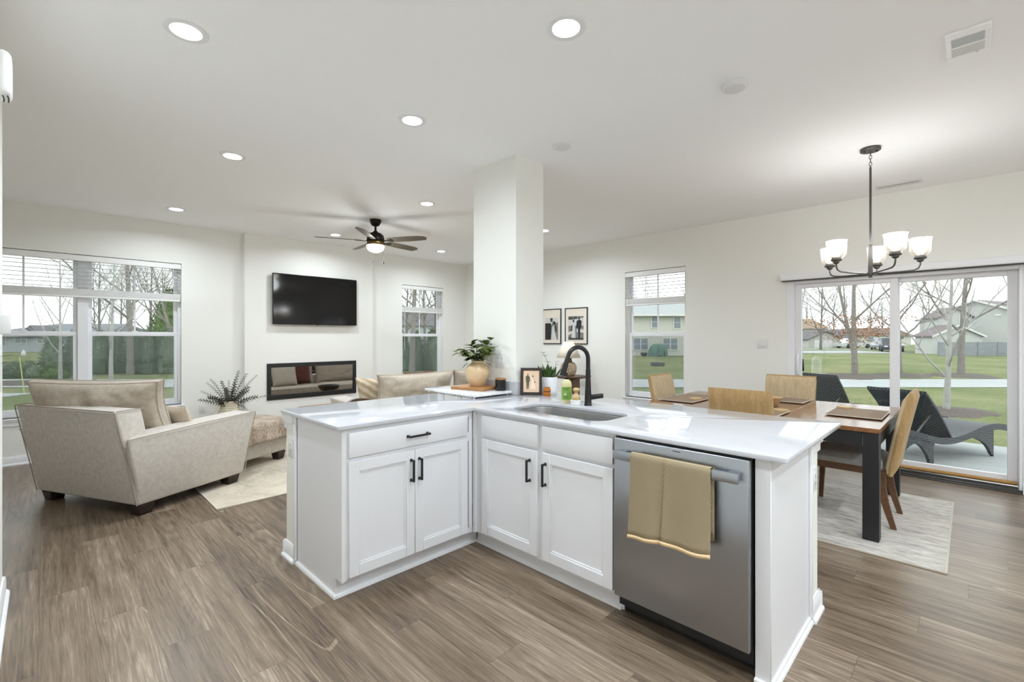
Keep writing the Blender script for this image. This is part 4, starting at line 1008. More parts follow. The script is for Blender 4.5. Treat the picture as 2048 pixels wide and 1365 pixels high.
# ---- framed photographs on the right wall (flat prints)
g1 = pm('print_black', (32, 32, 32), .7); g2 = pm('print_grey', (120, 120, 118), .7); g3 = pm('print_pale', (202, 200, 196), .7); g4 = pm('print_dark_grey', (72, 72, 70), .7)
mat_ = pm('mat_board', (226, 216, 202), .8)
def photo(label, yc, zc, wd, ht, pic):
    """print local: u to the viewer's right (-y), v up"""
    t = thing('framed_photo', label, 'picture', (DX - .001, yc, zc), -PI / 2)
    m = MB(); f = .012; w, h = wd / 2, ht / 2
    m.box(-w, -w + f, -.022, 0, -h, h, .002, 1).box(w - f, w, -.022, 0, -h, h, .002, 1).box(-w + f, w - f, -.022, 0, -h, -h + f, .002, 1).box(-w + f, w - f, -.022, 0, h - f, h, .002, 1)
    m.build('frame', M['black'], t)
    MB().box(-w + f, w - f, -.010, -.002, -h + f, h - f).build('mat_board', mat_, t)
    x0, x1, z0, z1 = pic
    p = MB().box(x0, x1, -.0112, -.0098, z0, z1).build('photo_print', g2, t)
    W_, H_ = x1 - x0, z1 - z0
    def sh(name, mt, polys, lv):
        m = MB()
        for q in polys: m.prism([(x0 + a * W_, z0 + b * H_) for a, b in q], -.0112 - lv * .0005, -.0108, 'y')
        m.build(name, mt, p)
    return sh
def ell(cx, cy, rx, ry, n=12): return [(cx + rx * math.cos(2 * PI * k / n), cy + ry * math.sin(2 * PI * k / n)) for k in range(n)]
sh = photo('black framed photograph partly hidden by the column, couple embracing', 4.985, 1.55, .40, .585, (-.145, .135, -.225, .145))
sh('bright_sky', g3, [[(0, .72), (1, .78), (1, 1), (0, 1)]], 1)
sh('dark_suit', g1, [[(.0, .0), (0, .75), (.38, .76), (.52, .72), (.46, .45), (.62, 0)], [(.80, .68), (.86, .6), (.9, .38), (.84, .34), (.76, .56)]], 2)
sh('pale_dress', g3, [[(.46, .0), (.92, 0), (.74, .4), (.68, .66), (.56, .58), (.5, .3)], ell(.5, .72, .03, .05)], 3)
sh('heads', g4, [ell(.50, .88, .095, .085), ell(.68, .77, .10, .075)], 4)
sh('dark_hair', g1, [ell(.50, .94, .1, .045)], 5); sh('long_hair', g1, [ell(.76, .75, .05, .08)], 5)
sh = photo('black framed photograph above the lamp, couple walking hand in hand', 4.48, 1.55, .445, .585, (-.155, .145, -.225, .155))
sh('pale_field', g3, [[(0, .60), (1, .60), (1, .93), (.28, .86), (0, .86)], [(0, .2), (.3, .28), (.3, .38), (0, .34)], [(.56, .34), (1, .30), (1, .44), (.56, .46)]], 1)
sh('dark_trees', g4, [[(0, .86), (.28, .86), (.3, 1), (.02, 1)], [(.34, .88), (.6, .88), (.56, 1), (.36, 1)], [(.0, 0), (1, 0), (1, .09), (0, .12)]], 2)
sh('walking_dress', g3, [[(.20, .10), (.48, .08), (.46, .4), (.42, .68), (.28, .68), (.28, .4)]], 3)
sh('walking_suit', g1, [[(.56, .80), (.72, .86), (.88, .80), (.86, .54), (.80, .5), (.76, .04), (.68, .04), (.64, .5), (.52, .5)], [(.24, .66), (.18, .38), (.22, .38), (.28, .6)]], 4)
sh('heads', g4, [ell(.35, .80, .06, .065), ell(.72, .91, .055, .06)], 5)
# ------------------------------------------------------------------ ceiling fan
t = thing('ceiling_fan', 'bronze five-blade ceiling fan with a lit bowl light', 'ceiling fan', (2.877, 5.219, H), math.radians(155))
MB().lathe([(.068, 0), (.07, -.012), (.064, -.04), (.045, -.072), (.02, -.082), (0, -.082)], 32, cap=False).build('canopy', M['dkmetal'], t)
MB().tube([(0, 0, -.07), (0, 0, -.16)], .0135, 14).build('downrod', M['dkmetal'], t)
MB().lathe([(0, -.14), (.024, -.14), (.03, -.155), (.07, -.168), (.098, -.195), (.108, -.235), (.108, -.262), (.10, -.272), (0, -.272)], 36).build('motor_housing', M['dkmetal'], t)
MB().lathe([(.095, -.272), (.108, -.28), (.111, -.312), (.108, -.318), (0, -.318)], 36, cap=False).build('light_collar', pm('brass_bronze', (104, 84, 48), .4, .7), t)
MB().lathe([(.104, -.318), (.106, -.335), (.098, -.362), (.075, -.386), (.04, -.40), (0, -.404)], 36, cap=False).build('light_bowl', M['fanbowl'], t)
for k in range(5):
    A = Rz(2 * PI * k / 5)
    ol = [(.17, -.045), (.22, -.058), (.45, -.068), (.60, -.066), (.67, -.050), (.70, -.01), (.66, .055), (.45, .062), (.22, .054), (.17, .045)]
    b = MB().prism(ol, -.003, .003, 'z', .0015, A @ T(0, 0, -.262) @ Matrix.Rotation(math.radians(-13), 4, 'X')).build('blade', M['fanblade'], t)
    MB().box(.09, .24, -.016, .016, -.010, -.003, .002, 1, A @ T(0, 0, -.262) @ Matrix.Rotation(math.radians(-13), 4, 'X')).box(.20, .235, -.03, .03, -.009, -.003, .002, 1, A @ T(0, 0, -.262) @ Matrix.Rotation(math.radians(-13), 4, 'X')).build('blade_bracket', M['dkmetal'], b)
for (x, y), L in (((.02, -.10), .165), ((-.09, .06), .20)):
    c = MB().tube([(x, y, -.315), (x, y, -.315 - L)], .0009, 5).build('pull_chain', M['nickel'], t)
    MB().lathe([(0, 0), (.006, -.004), (.008, -.02), (.007, -.036), (0, -.04)], 12, c=(x, y, -.315 - L), cap=False).build('pull_fob', M['black'], c)
def lamp(par, loc, w, r, colr=(.92, .97, 1)):
    l = bpy.data.lights.new('bulb_lamp', 'POINT'); l.energy = w; l.shadow_soft_size = r; l.color = colr
    lo = bpy.data.objects.new('bulb_lamp', l); C.objects.link(lo); lo.parent = par; lo.location = loc
lamp(t, (0, 0, -.50), FAN_W, .11)
# ------------------------------------------------------------------ chandelier
t = thing('chandelier', 'five-light pewter chandelier with clear glass shades above the dining table', 'chandelier', (4.463, .541, H), 0)
MB().lathe([(.066, 0), (.066, -.018), (.062, -.022), (0, -.022)], 36, cap=False).build('canopy', M['nickel'], t)
for sx in (-1, 1): MB().lathe([(0, -.022), (.007, -.022), (.006, -.028), (0, -.029)], 12, c=(sx * .02, sx * -.036, 0), cap=False).build('canopy_screw', M['black'], t)
z = -.024; k = 0
while z > -.145:
    m = MB(); pts = []
    for i in range(13):
        a = 2 * PI * i / 12; u, v = .0085 * math.cos(a), .017 * math.sin(a)
        pts.append((u, 0, z - .017 + v) if k % 2 == 0 else (0, u, z - .017 + v))
    m.tube(pts, .0022, 6, False).build('chain_link', M['nickel'], t); z -= .0265; k += 1
MB().tube([(0, 0, -.145), (0, 0, -.75)], .0075, 12).build('rod', M['nickel'], t)
MB().lathe([(.0, -.74), (.013, -.74), (.0145, -.745), (.0145, -.95), (.022, -.955), (.022, -.975), (.012, -.98), (.012, -.995), (0, -.995)], 20, cap=False).build('hub', M['nickel'], t)
GL = frosted('seeded_glass')
for k in range(5):
    a = math.radians(-145 + 72 * k); ca, sa = math.cos(a), math.sin(a); R = .295
    pts = [(ca * r, sa * r, z) for r, z in ((.018, -.965), (.10, -.962), (.20, -.958), (.26, -.953), (.285, -.94), (.295, -.915), (.295, -.885))]
    ar = MB().tube(pts, .0058, 8).build('arm', M['nickel'], t)
    c = (ca * R, sa * R, 0)
    MB().lathe([(0, -.895), (.012, -.895), (.022, -.885), (.022, -.878), (.036, -.872), (.038, -.862), (.032, -.858), (.030, -.845), (0, -.845)], 24, c=c, cap=False).build('socket_cup', M['nickel'], ar)
    MB().lathe([(.034, -.858), (.058, -.832), (.064, -.815), (.066, -.735), (.069, -.722), (.072, -.720), (.0695, -.726), (.064, -.736), (.062, -.814), (.056, -.830), (.034, -.853)], 32, c=c, cap=False).build('glass_shade', GL, ar)
    MB().lathe([(0, -.845), (.013, -.842), (.014, -.83), (.026, -.808), (.031, -.79), (.028, -.77), (.016, -.757), (0, -.753)], 20, c=c, cap=False).build('bulb', M['bulb'], ar)
    lamp(t, (ca * R, sa * R, -.695), CHAND_W, .05, (.95, .975, 1))
# ------------------------------------------------------------------ dining set
t = thing('dining_rug', 'grey distressed rug under the dining table', 'rug', (4.45, 1.35, 0))
MB(t.location).box(3.665, 5.255, .098, 2.62, .001, .008, .002, 1).build('rug_pile', M['rug2'], t)
m = MB(t.location).box(3.655, 3.665, .09, 2.628, .001, .009).box(5.255, 5.265, .09, 2.628, .001, .009).box(3.665, 5.255, .09, .1, .001, .009).box(3.665, 5.255, 2.618, 2.628, .001, .009)
m.build('rug_binding', M['rugedge'], t)
TX = (3.868, 5.205); TY = (.418, 2.185); TZ = .76; RZ = .0085
t = thing('dining_table', 'dining table with a glossy brown top and thick black legs', 'table', (4.536, 1.3, RZ))
o = t.location
ys = [TY[0], 1.036, 1.566, TY[1]]
MB(o).box(TX[0], TX[1], ys[0], ys[1] - .0008, TZ - .03, TZ, .002, 1).box(TX[0], TX[1], ys[1] + .0008, ys[2] - .0008, TZ - .03, TZ, .002, 1).box(TX[0], TX[1], ys[2] + .0008, ys[3], TZ - .03, TZ, .002, 1).build('table_top', M['tabletop'], t)
m = MB(o)
m.box(TX[0] + .012, TX[0] + .034, TY[0] + .1, TY[1] - .1, TZ - .125, TZ - .03).box(TX[1] - .034, TX[1] - .012, TY[0] + .1, TY[1] - .1, TZ - .125, TZ - .03)
m.box(TX[0] + .1, TX[1] - .1, TY[0] + .012, TY[0] + .034, TZ - .125, TZ - .03).box(TX[0] + .1, TX[1] - .1, TY[1] - .034, TY[1] - .012, TZ - .125, TZ - .03)
m.build('apron', M['blackp'], t)
for x in (TX[0] + .006, TX[1] - .096):
    for y in (TY[0] + .006, TY[1] - .096): MB(o).box(x, x + .09, y, y + .09, RZ, TZ - .03, .003, 1).build('leg', M['blackp'], t)
M['seatgrey'] = fabric('grey_seat_linen', (176, 174, 172), (156, 154, 152), 420)
def make_chair(label, loc, rz):
    t = thing('dining_chair', label, 'chair', loc, rz, 'upholstered dining chairs')
    m = MB()
    def top(a, b):
        u, v = 2 * a - 1, 2 * b - 1; bul = max(0, (1 - u ** 6) * (1 - v ** 6)) ** .5
        return (.015 + .235 * u, .225 * v, .452 + .045 * bul)
    m.grid(14, 14, top); L = [(i / 14, 0) for i in range(14)] + [(1, i / 14) for i in range(14)] + [(1 - i / 14, 1) for i in range(14)] + [(0, 1 - i / 14) for i in range(14)]
    A = [top(*q) for q in L]; B = [(x, y, .415) for x, y, z in A]; n = len(A)
    m.add(A + B, [(i, (i + 1) % n, n + (i + 1) % n, n + i) for i in range(n)] + [tuple(range(n, 2 * n))])
    m.build('seat', M['seatgrey'], t, smooth=50)
    m = MB(); y0, y1 = -.225, .225
    m.box(-.21, .235, y0 + .012, y0 + .034, .362, .414, .002, 1).box(-.21, .235, y1 - .034, y1 - .012, .362, .414, .002, 1).box(.20, .235, y0 + .034, y1 - .034, .362, .414, .002, 1).box(-.21, -.18, y0 + .034, y1 - .034, .362, .414, .002, 1)
    m.build('seat_rail', M['walnut'], t)
    for s in (-1, 1):
        MB().hexa([(.222, s * .232 - .014, 0), (.25, s * .232 - .014, 0), (.25, s * .232 + .014, 0), (.222, s * .232 + .014, 0), (.192, s * .205 - .019, .40), (.237, s * .205 - .019, .40), (.237, s * .205 + .019, .40), (.192, s * .205 + .019, .40)], .002, 1).build('leg', M['walnut'], t)
        N = 9; vs = []
        for i in range(N + 1):
            q = i / N; z = .40 * q; x = -.245 + .055 * math.sin(q * PI * .62) ; hw = .016 + .014 * q
            x = -.285 + .075 * math.sin(q * PI / 2)
            for dx, dy in ((-hw, -.015), (hw, -.015), (hw, .015), (-hw, .015)): vs.append((x + dx, s * .208 + dy, z))
        MB().add(vs, [(0, 3, 2, 1), tuple(4 * N + j for j in range(4))] + [(4 * i + j, 4 * i + (j + 1) % 4, 4 * i + 4 + (j + 1) % 4, 4 * i + 4 + j) for i in range(N) for j in range(4)]).build('leg', M['walnut'], t, smooth=30)
    # upholstered back: one tan cloth, front panel's colour paled to paint in window daylight
    z0, z1 = .372, .972; xb = lambda z: -.222 - .115 * ((z - z0) / (z1 - z0)) ** 1.15
    def slabm(xo0, xo1, yw, za, zb, rr, nm, mt):
        m = MB(); N = 12; rings = []
        for i in range(N + 1):
            q = i / N; z = za + (zb - za) * q
            e = min(1, (1 - q) * (zb - za) / .035); e2 = min(1, q * (zb - za) / .03)
            k = (1 - (1 - e) ** 2) ** .5 * .75 + .25 if e < 1 else 1
            k2 = (1 - (1 - e2) ** 2) ** .5 * .6 + .4 if e2 < 1 else 1
            c = (xo0 + xo1) / 2; hw = (xo1 - xo0) / 2 * k * k2; yy = yw * (1 - .03 * (1 - k))
            rings.append([(xb(z) + c + x, y, z) for x, y in rrect(-hw, hw, -yy, yy, min(rr, hw * .95), 4)])
        n = len(rings[0]); m.add([p for R in rings for p in R], [(i * n + k, i * n + (k + 1) % n, (i + 1) * n + (k + 1) % n, (i + 1) * n + k) for i in range(N) for k in range(n)] + [tuple(range(n))[::-1], tuple(range(N * n, N * n + n))])
        return m.build(nm, mt, t, smooth=50)
    bk = slabm(-.075, -.012, .228, z0, z1, .03, 'backrest', M['chairtan'])
    slabm(-.055, -.006, .223, z0 + .012, z1 - .012, .02, 'back_front_cloth', M['chairdaylit'])
    return t
ch = make_chair('tan dining chair at the patio-door end of the table, shown side-on', (4.432, .665, RZ), PI / 2)
dup(ch, (4.01, 1.222, RZ), 0, 'tan dining chair with its back to the peninsula worktop', 'upholstered dining chairs')
dup(ch, (4.985, 1.30, RZ), PI, 'tan dining chair on the wall side of the table, facing the peninsula', 'upholstered dining chairs')
dup(ch, (4.56, 1.945, RZ), -PI / 2, 'tan dining chair with a daylight-paled front colour in front of the narrow window', 'upholstered dining chairs')
def _mat():
    s = NT('woven_placemat'); s.par(.7); x, y, z = s.sep(s.obj()); f = s.math('FRACT', s.math('MULTIPLY', x, 55)); s.col(s.ramp(f, [(.3, lin((122, 100, 80))), (.8, lin((162, 138, 114)))])); s.bump(f, .3, .002); return s.m
MT = _mat(); ME = pm('placemat_edge', (226, 220, 210), .7)
def mat_(label, x0, x1, y0, y1):
    t = thing('placemat', label, 'placemat', ((x0 + x1) / 2, (y0 + y1) / 2, TZ + RZ), 0, 'woven placemats'); o = t.location
    w, h = (x1 - x0) / 2, (y1 - y0) / 2
    MB().box(-w + .006, w - .006, -h + .006, h - .006, 0, .003).build('mat_weave', MT, t)
    MB().box(-w, -w + .006, -h, h, 0, .0035).box(w - .006, w, -h, h, 0, .0035).box(-w + .006, w - .006, -h, -h + .006, 0, .0035).box(-w + .006, w - .006, h - .006, h, 0, .0035).build('mat_border', ME, t)
def coaster(label, x, y):
    t = thing('coaster', label, 'coaster', (x, y, TZ + RZ + .0035), .3, 'wooden coasters')
    MB().prism([(.062 * math.cos(k * PI / 3), .062 * math.sin(k * PI / 3)) for k in range(6)], 0, .012, 'z', .002).build('coaster_disc', M['bamboo'], t)
mat_('brown placemat on the patio-door end of the table', 4.27, 4.80, .452, .806); coaster('wooden coaster on the placemat nearest the patio door', 4.745, .745)
mat_('brown placemat on the window end of the table', 4.16, 4.84, 1.80, 2.14); coaster('wooden coaster on the placemat in front of the chair at the narrow window', 4.41, 1.875)
mat_('brown placemat in front of the chair backing onto the peninsula', 3.90, 4.25, 1.03, 1.48); coaster('wooden coaster right of the chair backing onto the peninsula', 4.20, 1.09)
mat_('brown placemat on the wall side of the table', 4.82, 5.17, 1.07, 1.56)
t = thing('wooden_bowl', 'small wooden bowl half hidden behind the near dining chair', 'bowl', (4.60, 1.25, TZ + RZ))
MB().lathe([(0, 0), (.035, 0), (.04, .005), (.065, .045), (.072, .062), (.067, .063), (.055, .04), (.03, .012), (0, .01)], 28).build('bowl_body', M['bamboo'], t)
# ------------------------------------------------------------------ outdoors
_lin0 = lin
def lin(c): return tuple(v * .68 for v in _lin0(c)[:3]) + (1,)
GZ = -.15
CF = Vector((math.cos(YAW), math.sin(YAW), 0)); CR = Vector((math.sin(YAW), -math.cos(YAW), 0)); VR = math.atan2(CR.y, CR.x)
def at(px, d, z=GZ):
    p = CF * d + CR * (px - 1024) / 925 * d; return Vector((p.x, p.y, z))
def _grass():
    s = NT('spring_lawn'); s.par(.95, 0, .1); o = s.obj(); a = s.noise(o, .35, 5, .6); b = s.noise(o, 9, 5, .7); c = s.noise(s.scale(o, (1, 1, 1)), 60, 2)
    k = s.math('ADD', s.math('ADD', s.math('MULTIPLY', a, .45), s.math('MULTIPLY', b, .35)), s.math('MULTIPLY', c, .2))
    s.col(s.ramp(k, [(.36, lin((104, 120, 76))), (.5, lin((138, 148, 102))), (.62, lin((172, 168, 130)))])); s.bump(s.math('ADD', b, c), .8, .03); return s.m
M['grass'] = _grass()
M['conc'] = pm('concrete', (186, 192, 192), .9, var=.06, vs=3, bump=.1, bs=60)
M['asph'] = pm('pale_asphalt', (176, 180, 184), .9, var=.05, vs=2)
M['mulch'] = pm('grey_mulch', (100, 92, 84), .95, var=.5, vs=26, bump=1, bs=40)
m = MB(); m.add([(-130, FY + .151, GZ), (130, FY + .151, GZ), (130, 150, GZ), (-130, 150, GZ)], [(0, 1, 2, 3)]); m.add([(DX + .151, -130, GZ), (130, -130, GZ), (130, FY + .151, GZ), (DX + .151, FY + .151, GZ)], [(0, 1, 2, 3)])
struct('lawn', m, M['grass'], smooth=0)
m = MB(); x0, x1, y0, y1 = DX + .155, 9.05, -4.2, 4.0
xs = [x0, 7.6, x1]; yy = [y0, -2.2, -.55, 1.1, 2.6, y1]
for i in range(2):
    for j in range(5): m.box(xs[i] + .004, xs[i + 1] - .004, yy[j] + .004, yy[j + 1] - .004, GZ - .05, -.10, .006, 1)
struct('patio_slab', m, M['conc'])
q = MB()
for r0 in range(-26, 40, 2):
    def PP(r, d): v = CF * d + CR * r; return (v.x, v.y, GZ + .012)
    q.add([PP(r0 + .01, 13.9), PP(r0 + 1.99, 13.9), PP(r0 + 1.99, 16.6), PP(r0 + .01, 16.6)], [(0, 1, 2, 3)])
struct('garden_path', q, M['conc'], smooth=0)
def strip(name, d0, d1, r0, r1, mt, z=.015):
    def PP(r, d): v = CF * d + CR * r; return (v.x, v.y, GZ + z)
    struct(name, MB().add([PP(r0, d0), PP(r1, d0), PP(r1, d1), PP(r0, d1)], [(0, 1, 2, 3)]), mt, smooth=0)
strip('street', 44, 52, 25, 38.5, M['asph']); strip('sidewalk', 57, 60, 34, 50, M['conc'], .02)
strip('driveway', 36, 44, 29, 34.2, M['conc'], .018) if False else None
# --- mulch beds
def mulch(label, c, rx, ry, rot=0, h=.07):
    m = MB(); 
    def fn(a, b):
        t = 2 * PI * a; r = b; n = 1 + .12 * math.sin(t * 3 + rx * 5) + .06 * math.sin(t * 7)
        z = h * (1 - r ** 2.2) + .022 * noise.noise(Vector((math.cos(t) * r * 9, math.sin(t) * r * 9, rx)))
        return (math.cos(t) * r * rx * n, math.sin(t) * r * ry * n, max(z, 0) + .008 * (1 - r) - .004)
    m.grid(36, 9, fn); o = m.build('mulch_bed', M['mulch'], None, smooth=60, loc=c, normals=False); o.rotation_euler = (0, 0, rot)
    tag(o, label, 'mulch bed')
mulch('mulch ring around the slender young tree beyond the sun lounger', at(1893, 9.5), .95, .75)
mulch('mulch ring around the thick trunk behind the slender young tree', at(1922, 18.3), 1.7, 1.1)
mulch('mulch ring around the tree with orange leaves', at(1705, 18.0), 2.0, 1.2)
mulch('mulch ring around the tree beside the patio door stile', at(1795, 18.5), 1.6, 1.0)
mulch('long grey mulch bed with a yellow stake, outside the double window', at(70, 15.4), 2.1, 1.2, VR)
# --- bare trees
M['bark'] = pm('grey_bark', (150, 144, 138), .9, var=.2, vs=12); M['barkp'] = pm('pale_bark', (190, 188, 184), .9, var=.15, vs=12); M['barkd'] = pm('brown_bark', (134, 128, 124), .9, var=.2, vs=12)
def tree_mesh(seed, h, r0, first, ncount, ang, mt, lean=0, fork=False, rmin=.004):
    rnd = random.Random(seed); m = MB(); tips = []
    def br(p, d, L, r, lev):
        n = (9, 5, 4, 3)[lev]; pts = [Vector(p)]; rs = [r]; d = Vector(d).normalized()
        for i in range(n):
            w = (.022, .16, .22, .3)[lev]
            d = (d + Vector((rnd.uniform(-w, w), rnd.uniform(-w, w), rnd.uniform(-w * .5, w) + (.03 if lev == 0 else .06)))).normalized()
            pts.append(pts[-1] + d * L / n); rs.append(max(rmin * .6, r * (1 - .9 * ((i + 1) / n) ** .75) if lev == 0 else r * (1 - .78 * (i + 1) / n)))
        m.tube(pts, rs, (8, 5, 4, 3)[lev], lev == 0)
        if lev == 3: return
        k = ncount[lev]
        for j in range(k):
            t = (first if lev == 0 else .22) + (1 - (first if lev == 0 else .22)) * (j + rnd.random() * .8) / k
            t = min(t, .97); q = t * n; i = int(q); b = pts[i].lerp(pts[i + 1], q - i); rr = rs[i] + (rs[i + 1] - rs[i]) * (q - i)
            dd = (pts[i + 1] - pts[i]).normalized(); az = j * 2.4 + rnd.random() * .9; u = dd.orthogonal().normalized(); v = dd.cross(u)
            a = math.radians(rnd.uniform(*ang)); nd = dd * math.cos(a) + (u * math.cos(az) + v * math.sin(az)) * math.sin(a)
            ll = L * rnd.uniform(.45, .7) * (1 - .45 * t) * (1.0 if lev else .95)
            tips.append(b + nd * ll * .6); br(b, nd, ll, max(rmin, rr * (.5 if lev == 0 else .55)), lev + 1)
    br((0, 0, -.05), (lean, 0, 1), h, r0, 0)
    if fork: br((0, 0, h * .09), (.38, .1, 1), h * .8, r0 * .75, 0)
    return m, tips
protos = {}
def tree(label, kind, loc, rz=0, sc=1.0, group=None, leaves=None):
    KD = {'young': (4, 4.4, .062, .14, (17, 6, 4), (38, 62), 'barkp'), 'lawn': (7, 8.5, .135, .17, (13, 8, 5), (30, 60), 'bark'),
          'forked': (23, 7.6, .12, .20, (9, 8, 5), (28, 55), 'bark'), 'far': (31, 10, .17, .16, (15, 9, 6), (25, 50), 'barkd'), 'pale': (12, 5.2, .07, .20, (11, 7, 4), (22, 42), 'barkp')}
    if kind not in protos:
        sd, h, r0, fi, nc, an, mt = KD[kind]; mb, tips = tree_mesh(sd, h, r0, fi, nc, an, mt, 0, kind == 'forked', {'young': .003, 'far': .009}.get(kind, .0045))
        o = mb.build('bare_tree', M[mt], None, smooth=80, normals=False); protos[kind] = (o, tips); first = True
    else:
        o = protos[kind][0].copy(); C.objects.link(o); first = False
    o.location = loc; o.rotation_euler = (0, 0, rz); o.scale = (sc, sc, sc)
    tag(o, label, 'tree', group)
    if leaves:
        rnd = random.Random(5); m = MB()
        for c in range(34):
            a = rnd.random() * 2 * PI; rr = 1.5 * rnd.random() ** .6; p = Vector((math.cos(a) * rr + .15, math.sin(a) * rr, 1.25 + 1.05 * rnd.random() + .1 * rr))
            if 1:
                for _ in range(26):
                    q = p + Vector((rnd.gauss(0, .2), rnd.gauss(0, .2), rnd.gauss(0, .13))); m.leaf(q, (rnd.uniform(-1, 1), rnd.uniform(-1, 1), rnd.uniform(-1, .4)), (rnd.random(), rnd.random(), 1), .085, .06, .1, 2)
        l = m.build('dry_leaves', leaves, o, smooth=0, normals=False); l['kind'] = 'stuff'
    return o
ORL = pm('orange_leaves', (186, 132, 84), .8, var=.3, vs=9)
tree('bare tree with orange leaves on its low branches, seen through the left door pane', 'forked', at(1710, 18.2), .4, 1.0, None, ORL)
tree('slender pale young tree rising behind the sun lounger', 'young', at(1893, 9.36), .3, 1.0)
tree('bare tree with a thick trunk behind the slender young tree', 'lawn', at(1922, 18.4), 1.2, .95)
tree('bare tree just right of the patio door centre stile', 'lawn', at(1799, 18.8), 3.6, .8)
tree('bare tree at the left edge of the patio door glass', 'pale', at(1603, 30), .2, 1.55)
tree('bare many-stemmed tree in front of the tan-roofed house', 'far', at(1641, 56), .9, 1.0)
tree('bare tree above the garage roof of the large pale green house', 'far', at(1858, 70), 2.2, .92)
for k, (px, d, sc) in enumerate([(1690, 95, 1.0), (1740, 88, .95), (1765, 100, 1.1), (1616, 100, 1.1), (1668, 110, 1.2)]):
    tree(['third', 'fourth', 'fifth', 'first', 'second'][k] + ' distant skyline tree from the left beyond the street', 'far', at(px, d), k * 1.3, sc, 'skyline trees beyond the street')
tree('pale slim tree in the left half of the double window', 'pale', at(121, 16.0), 1.2, .92)
tree('slim bare tree behind the armchair cushion in the right half of the double window', 'pale', at(222, 16.4), 2.7, 1.05)
tree('thick-trunked bare tree in the right half of the double window', 'lawn', at(261, 18.6), .3, 1.05)
tree('leaning bare tree at the right edge of the double window', 'forked', at(352, 24), 1.8, 1.1)
tree('bare tree filling the narrow window right of the fireplace', 'lawn', at(824, 20.5), 2.1, 1.1)
for k, (px, d, sc) in enumerate([(200, 36, .8), (300, 40, .95), (240, 60, 1.0), (325, 52, 1.1), (190, 62, .9), (850, 45, 1.0), (870, 36, .9), (812, 42, .9)]):
    tree(['bare thicket tree behind the hedge, just right of the double window mullion', 'bare thicket tree behind the hedge, second from right in the double window', 'bare thicket tree behind the hedge, beside the thick trunk in the double window', 'bare thicket tree behind the hedge, by the green conifer in the double window', 'bare thicket tree behind the hedge at the double window mullion, farthest away', 'bare thicket tree behind the hedge, centre of the window right of the fireplace', 'bare thicket tree behind the hedge, right edge of the window right of the fireplace', 'bare thicket tree behind the hedge, left edge of the window right of the fireplace'][k], 'far', at(px, d), k * 1.1, sc, 'thicket behind the hedge')
tree('bare tree above the cream house in the narrow window left of the light switch', 'far', at(1288, 62), .6, 1.0)
tree('bare tree right of the cream house in the narrow window left of the light switch', 'pale', at(1384, 30), 2.0, 1.5)
# --- evergreens
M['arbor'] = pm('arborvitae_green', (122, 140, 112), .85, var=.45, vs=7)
def cone_bush(seed, h, r, n, size, pw=.8):
    rnd = random.Random(seed); m = MB()
    for k in range(n):
        z = h * (rnd.random() ** 1.15); rr = r * (1 - (z / h) ** 1.8) ** pw * (.72 + .34 * rnd.random()) * (.8 + .2 * min(1, z / (h * .15))); a = rnd.random() * 2 * PI
        p = (math.cos(a) * rr, math.sin(a) * rr, z); m.leaf(p, (math.cos(a) * .8, math.sin(a) * .8, rnd.uniform(.3, 1.2)), (rnd.uniform(-1, 1), rnd.uniform(-1, 1), .4), size * rnd.uniform(.7, 1.3), size * .5, .2, 1)
    c = MB().lathe([(r * .72, .02), (r * .74, h * .3), (r * .55, h * .65), (r * .2, h * .92), (0, h * .97)], 10)
    m.add(c.v, c.f); return m
ev = None; evn = 0
for px, d, sc in [(108, 18.2, .98), (150, 18.9, 1.0), (176, 19.4, .94), (202, 19.2, .98), (236, 19.6, .95), (270, 19.4, 1.02), (299, 19.2, 1.0), (332, 19.4, 1.04), (808, 21, .9), (834, 21.4, 1.0), (866, 21.4, 1.06)]:
    if ev is None:
        ev = cone_bush(3, 1.8, .43, 1300, .14, 1.0).build('evergreen_shrub', M['arbor'], None, smooth=0, normals=False); o = ev
    else: o = ev.copy(); C.objects.link(o)
    o.location = at(px, d); o.rotation_euler = (0, 0, px * .7); o.scale = (sc, sc, sc); evn += 1
    tag(o, ('%s evergreen shrub from the left in the hedge outside the double window' % ['first', 'second', 'third', 'fourth', 'fifth', 'sixth', 'seventh', 'eighth'][evn - 1]) if px < 500 else ('%s evergreen shrub outside the narrow window right of the fireplace' % ['leftmost', 'middle', 'rightmost'][evn - 9]), 'shrub', 'evergreen hedge outside the %s' % ('double window' if px < 500 else 'narrow window'))
M['conif'] = pm('bright_conifer_green', (96, 122, 62), .85, var=.4, vs=5)
tag(cone_bush(8, 4.3, 1.3, 1800, .3, .9).build('conifer', M['conif'], None, smooth=0, loc=at(343, 27), normals=False), 'tall green conifer at the right edge of the double window', 'tree')
lowm = None
for px, d, sc, lb, yl in [(18, 17.4, 1.0, 'leftmost low dark shrub behind the mulch bed', 0), (46, 17.6, 1.05, 'middle low dark shrub behind the mulch bed', 0), (74, 17.6, .9, 'right low dark shrub behind the mulch bed', 0), (111, 17.0, .8, 'low yellow-green shrub at the foot of the pale slim tree', 1)]:
    m = cone_bush(px, .55, .62, 700, .12, .5)
    tag(m.build('low_shrub', M['conif'] if yl else M['arbor'], None, smooth=0, loc=at(px, d), normals=False), lb, 'shrub').scale = (sc, sc, sc)
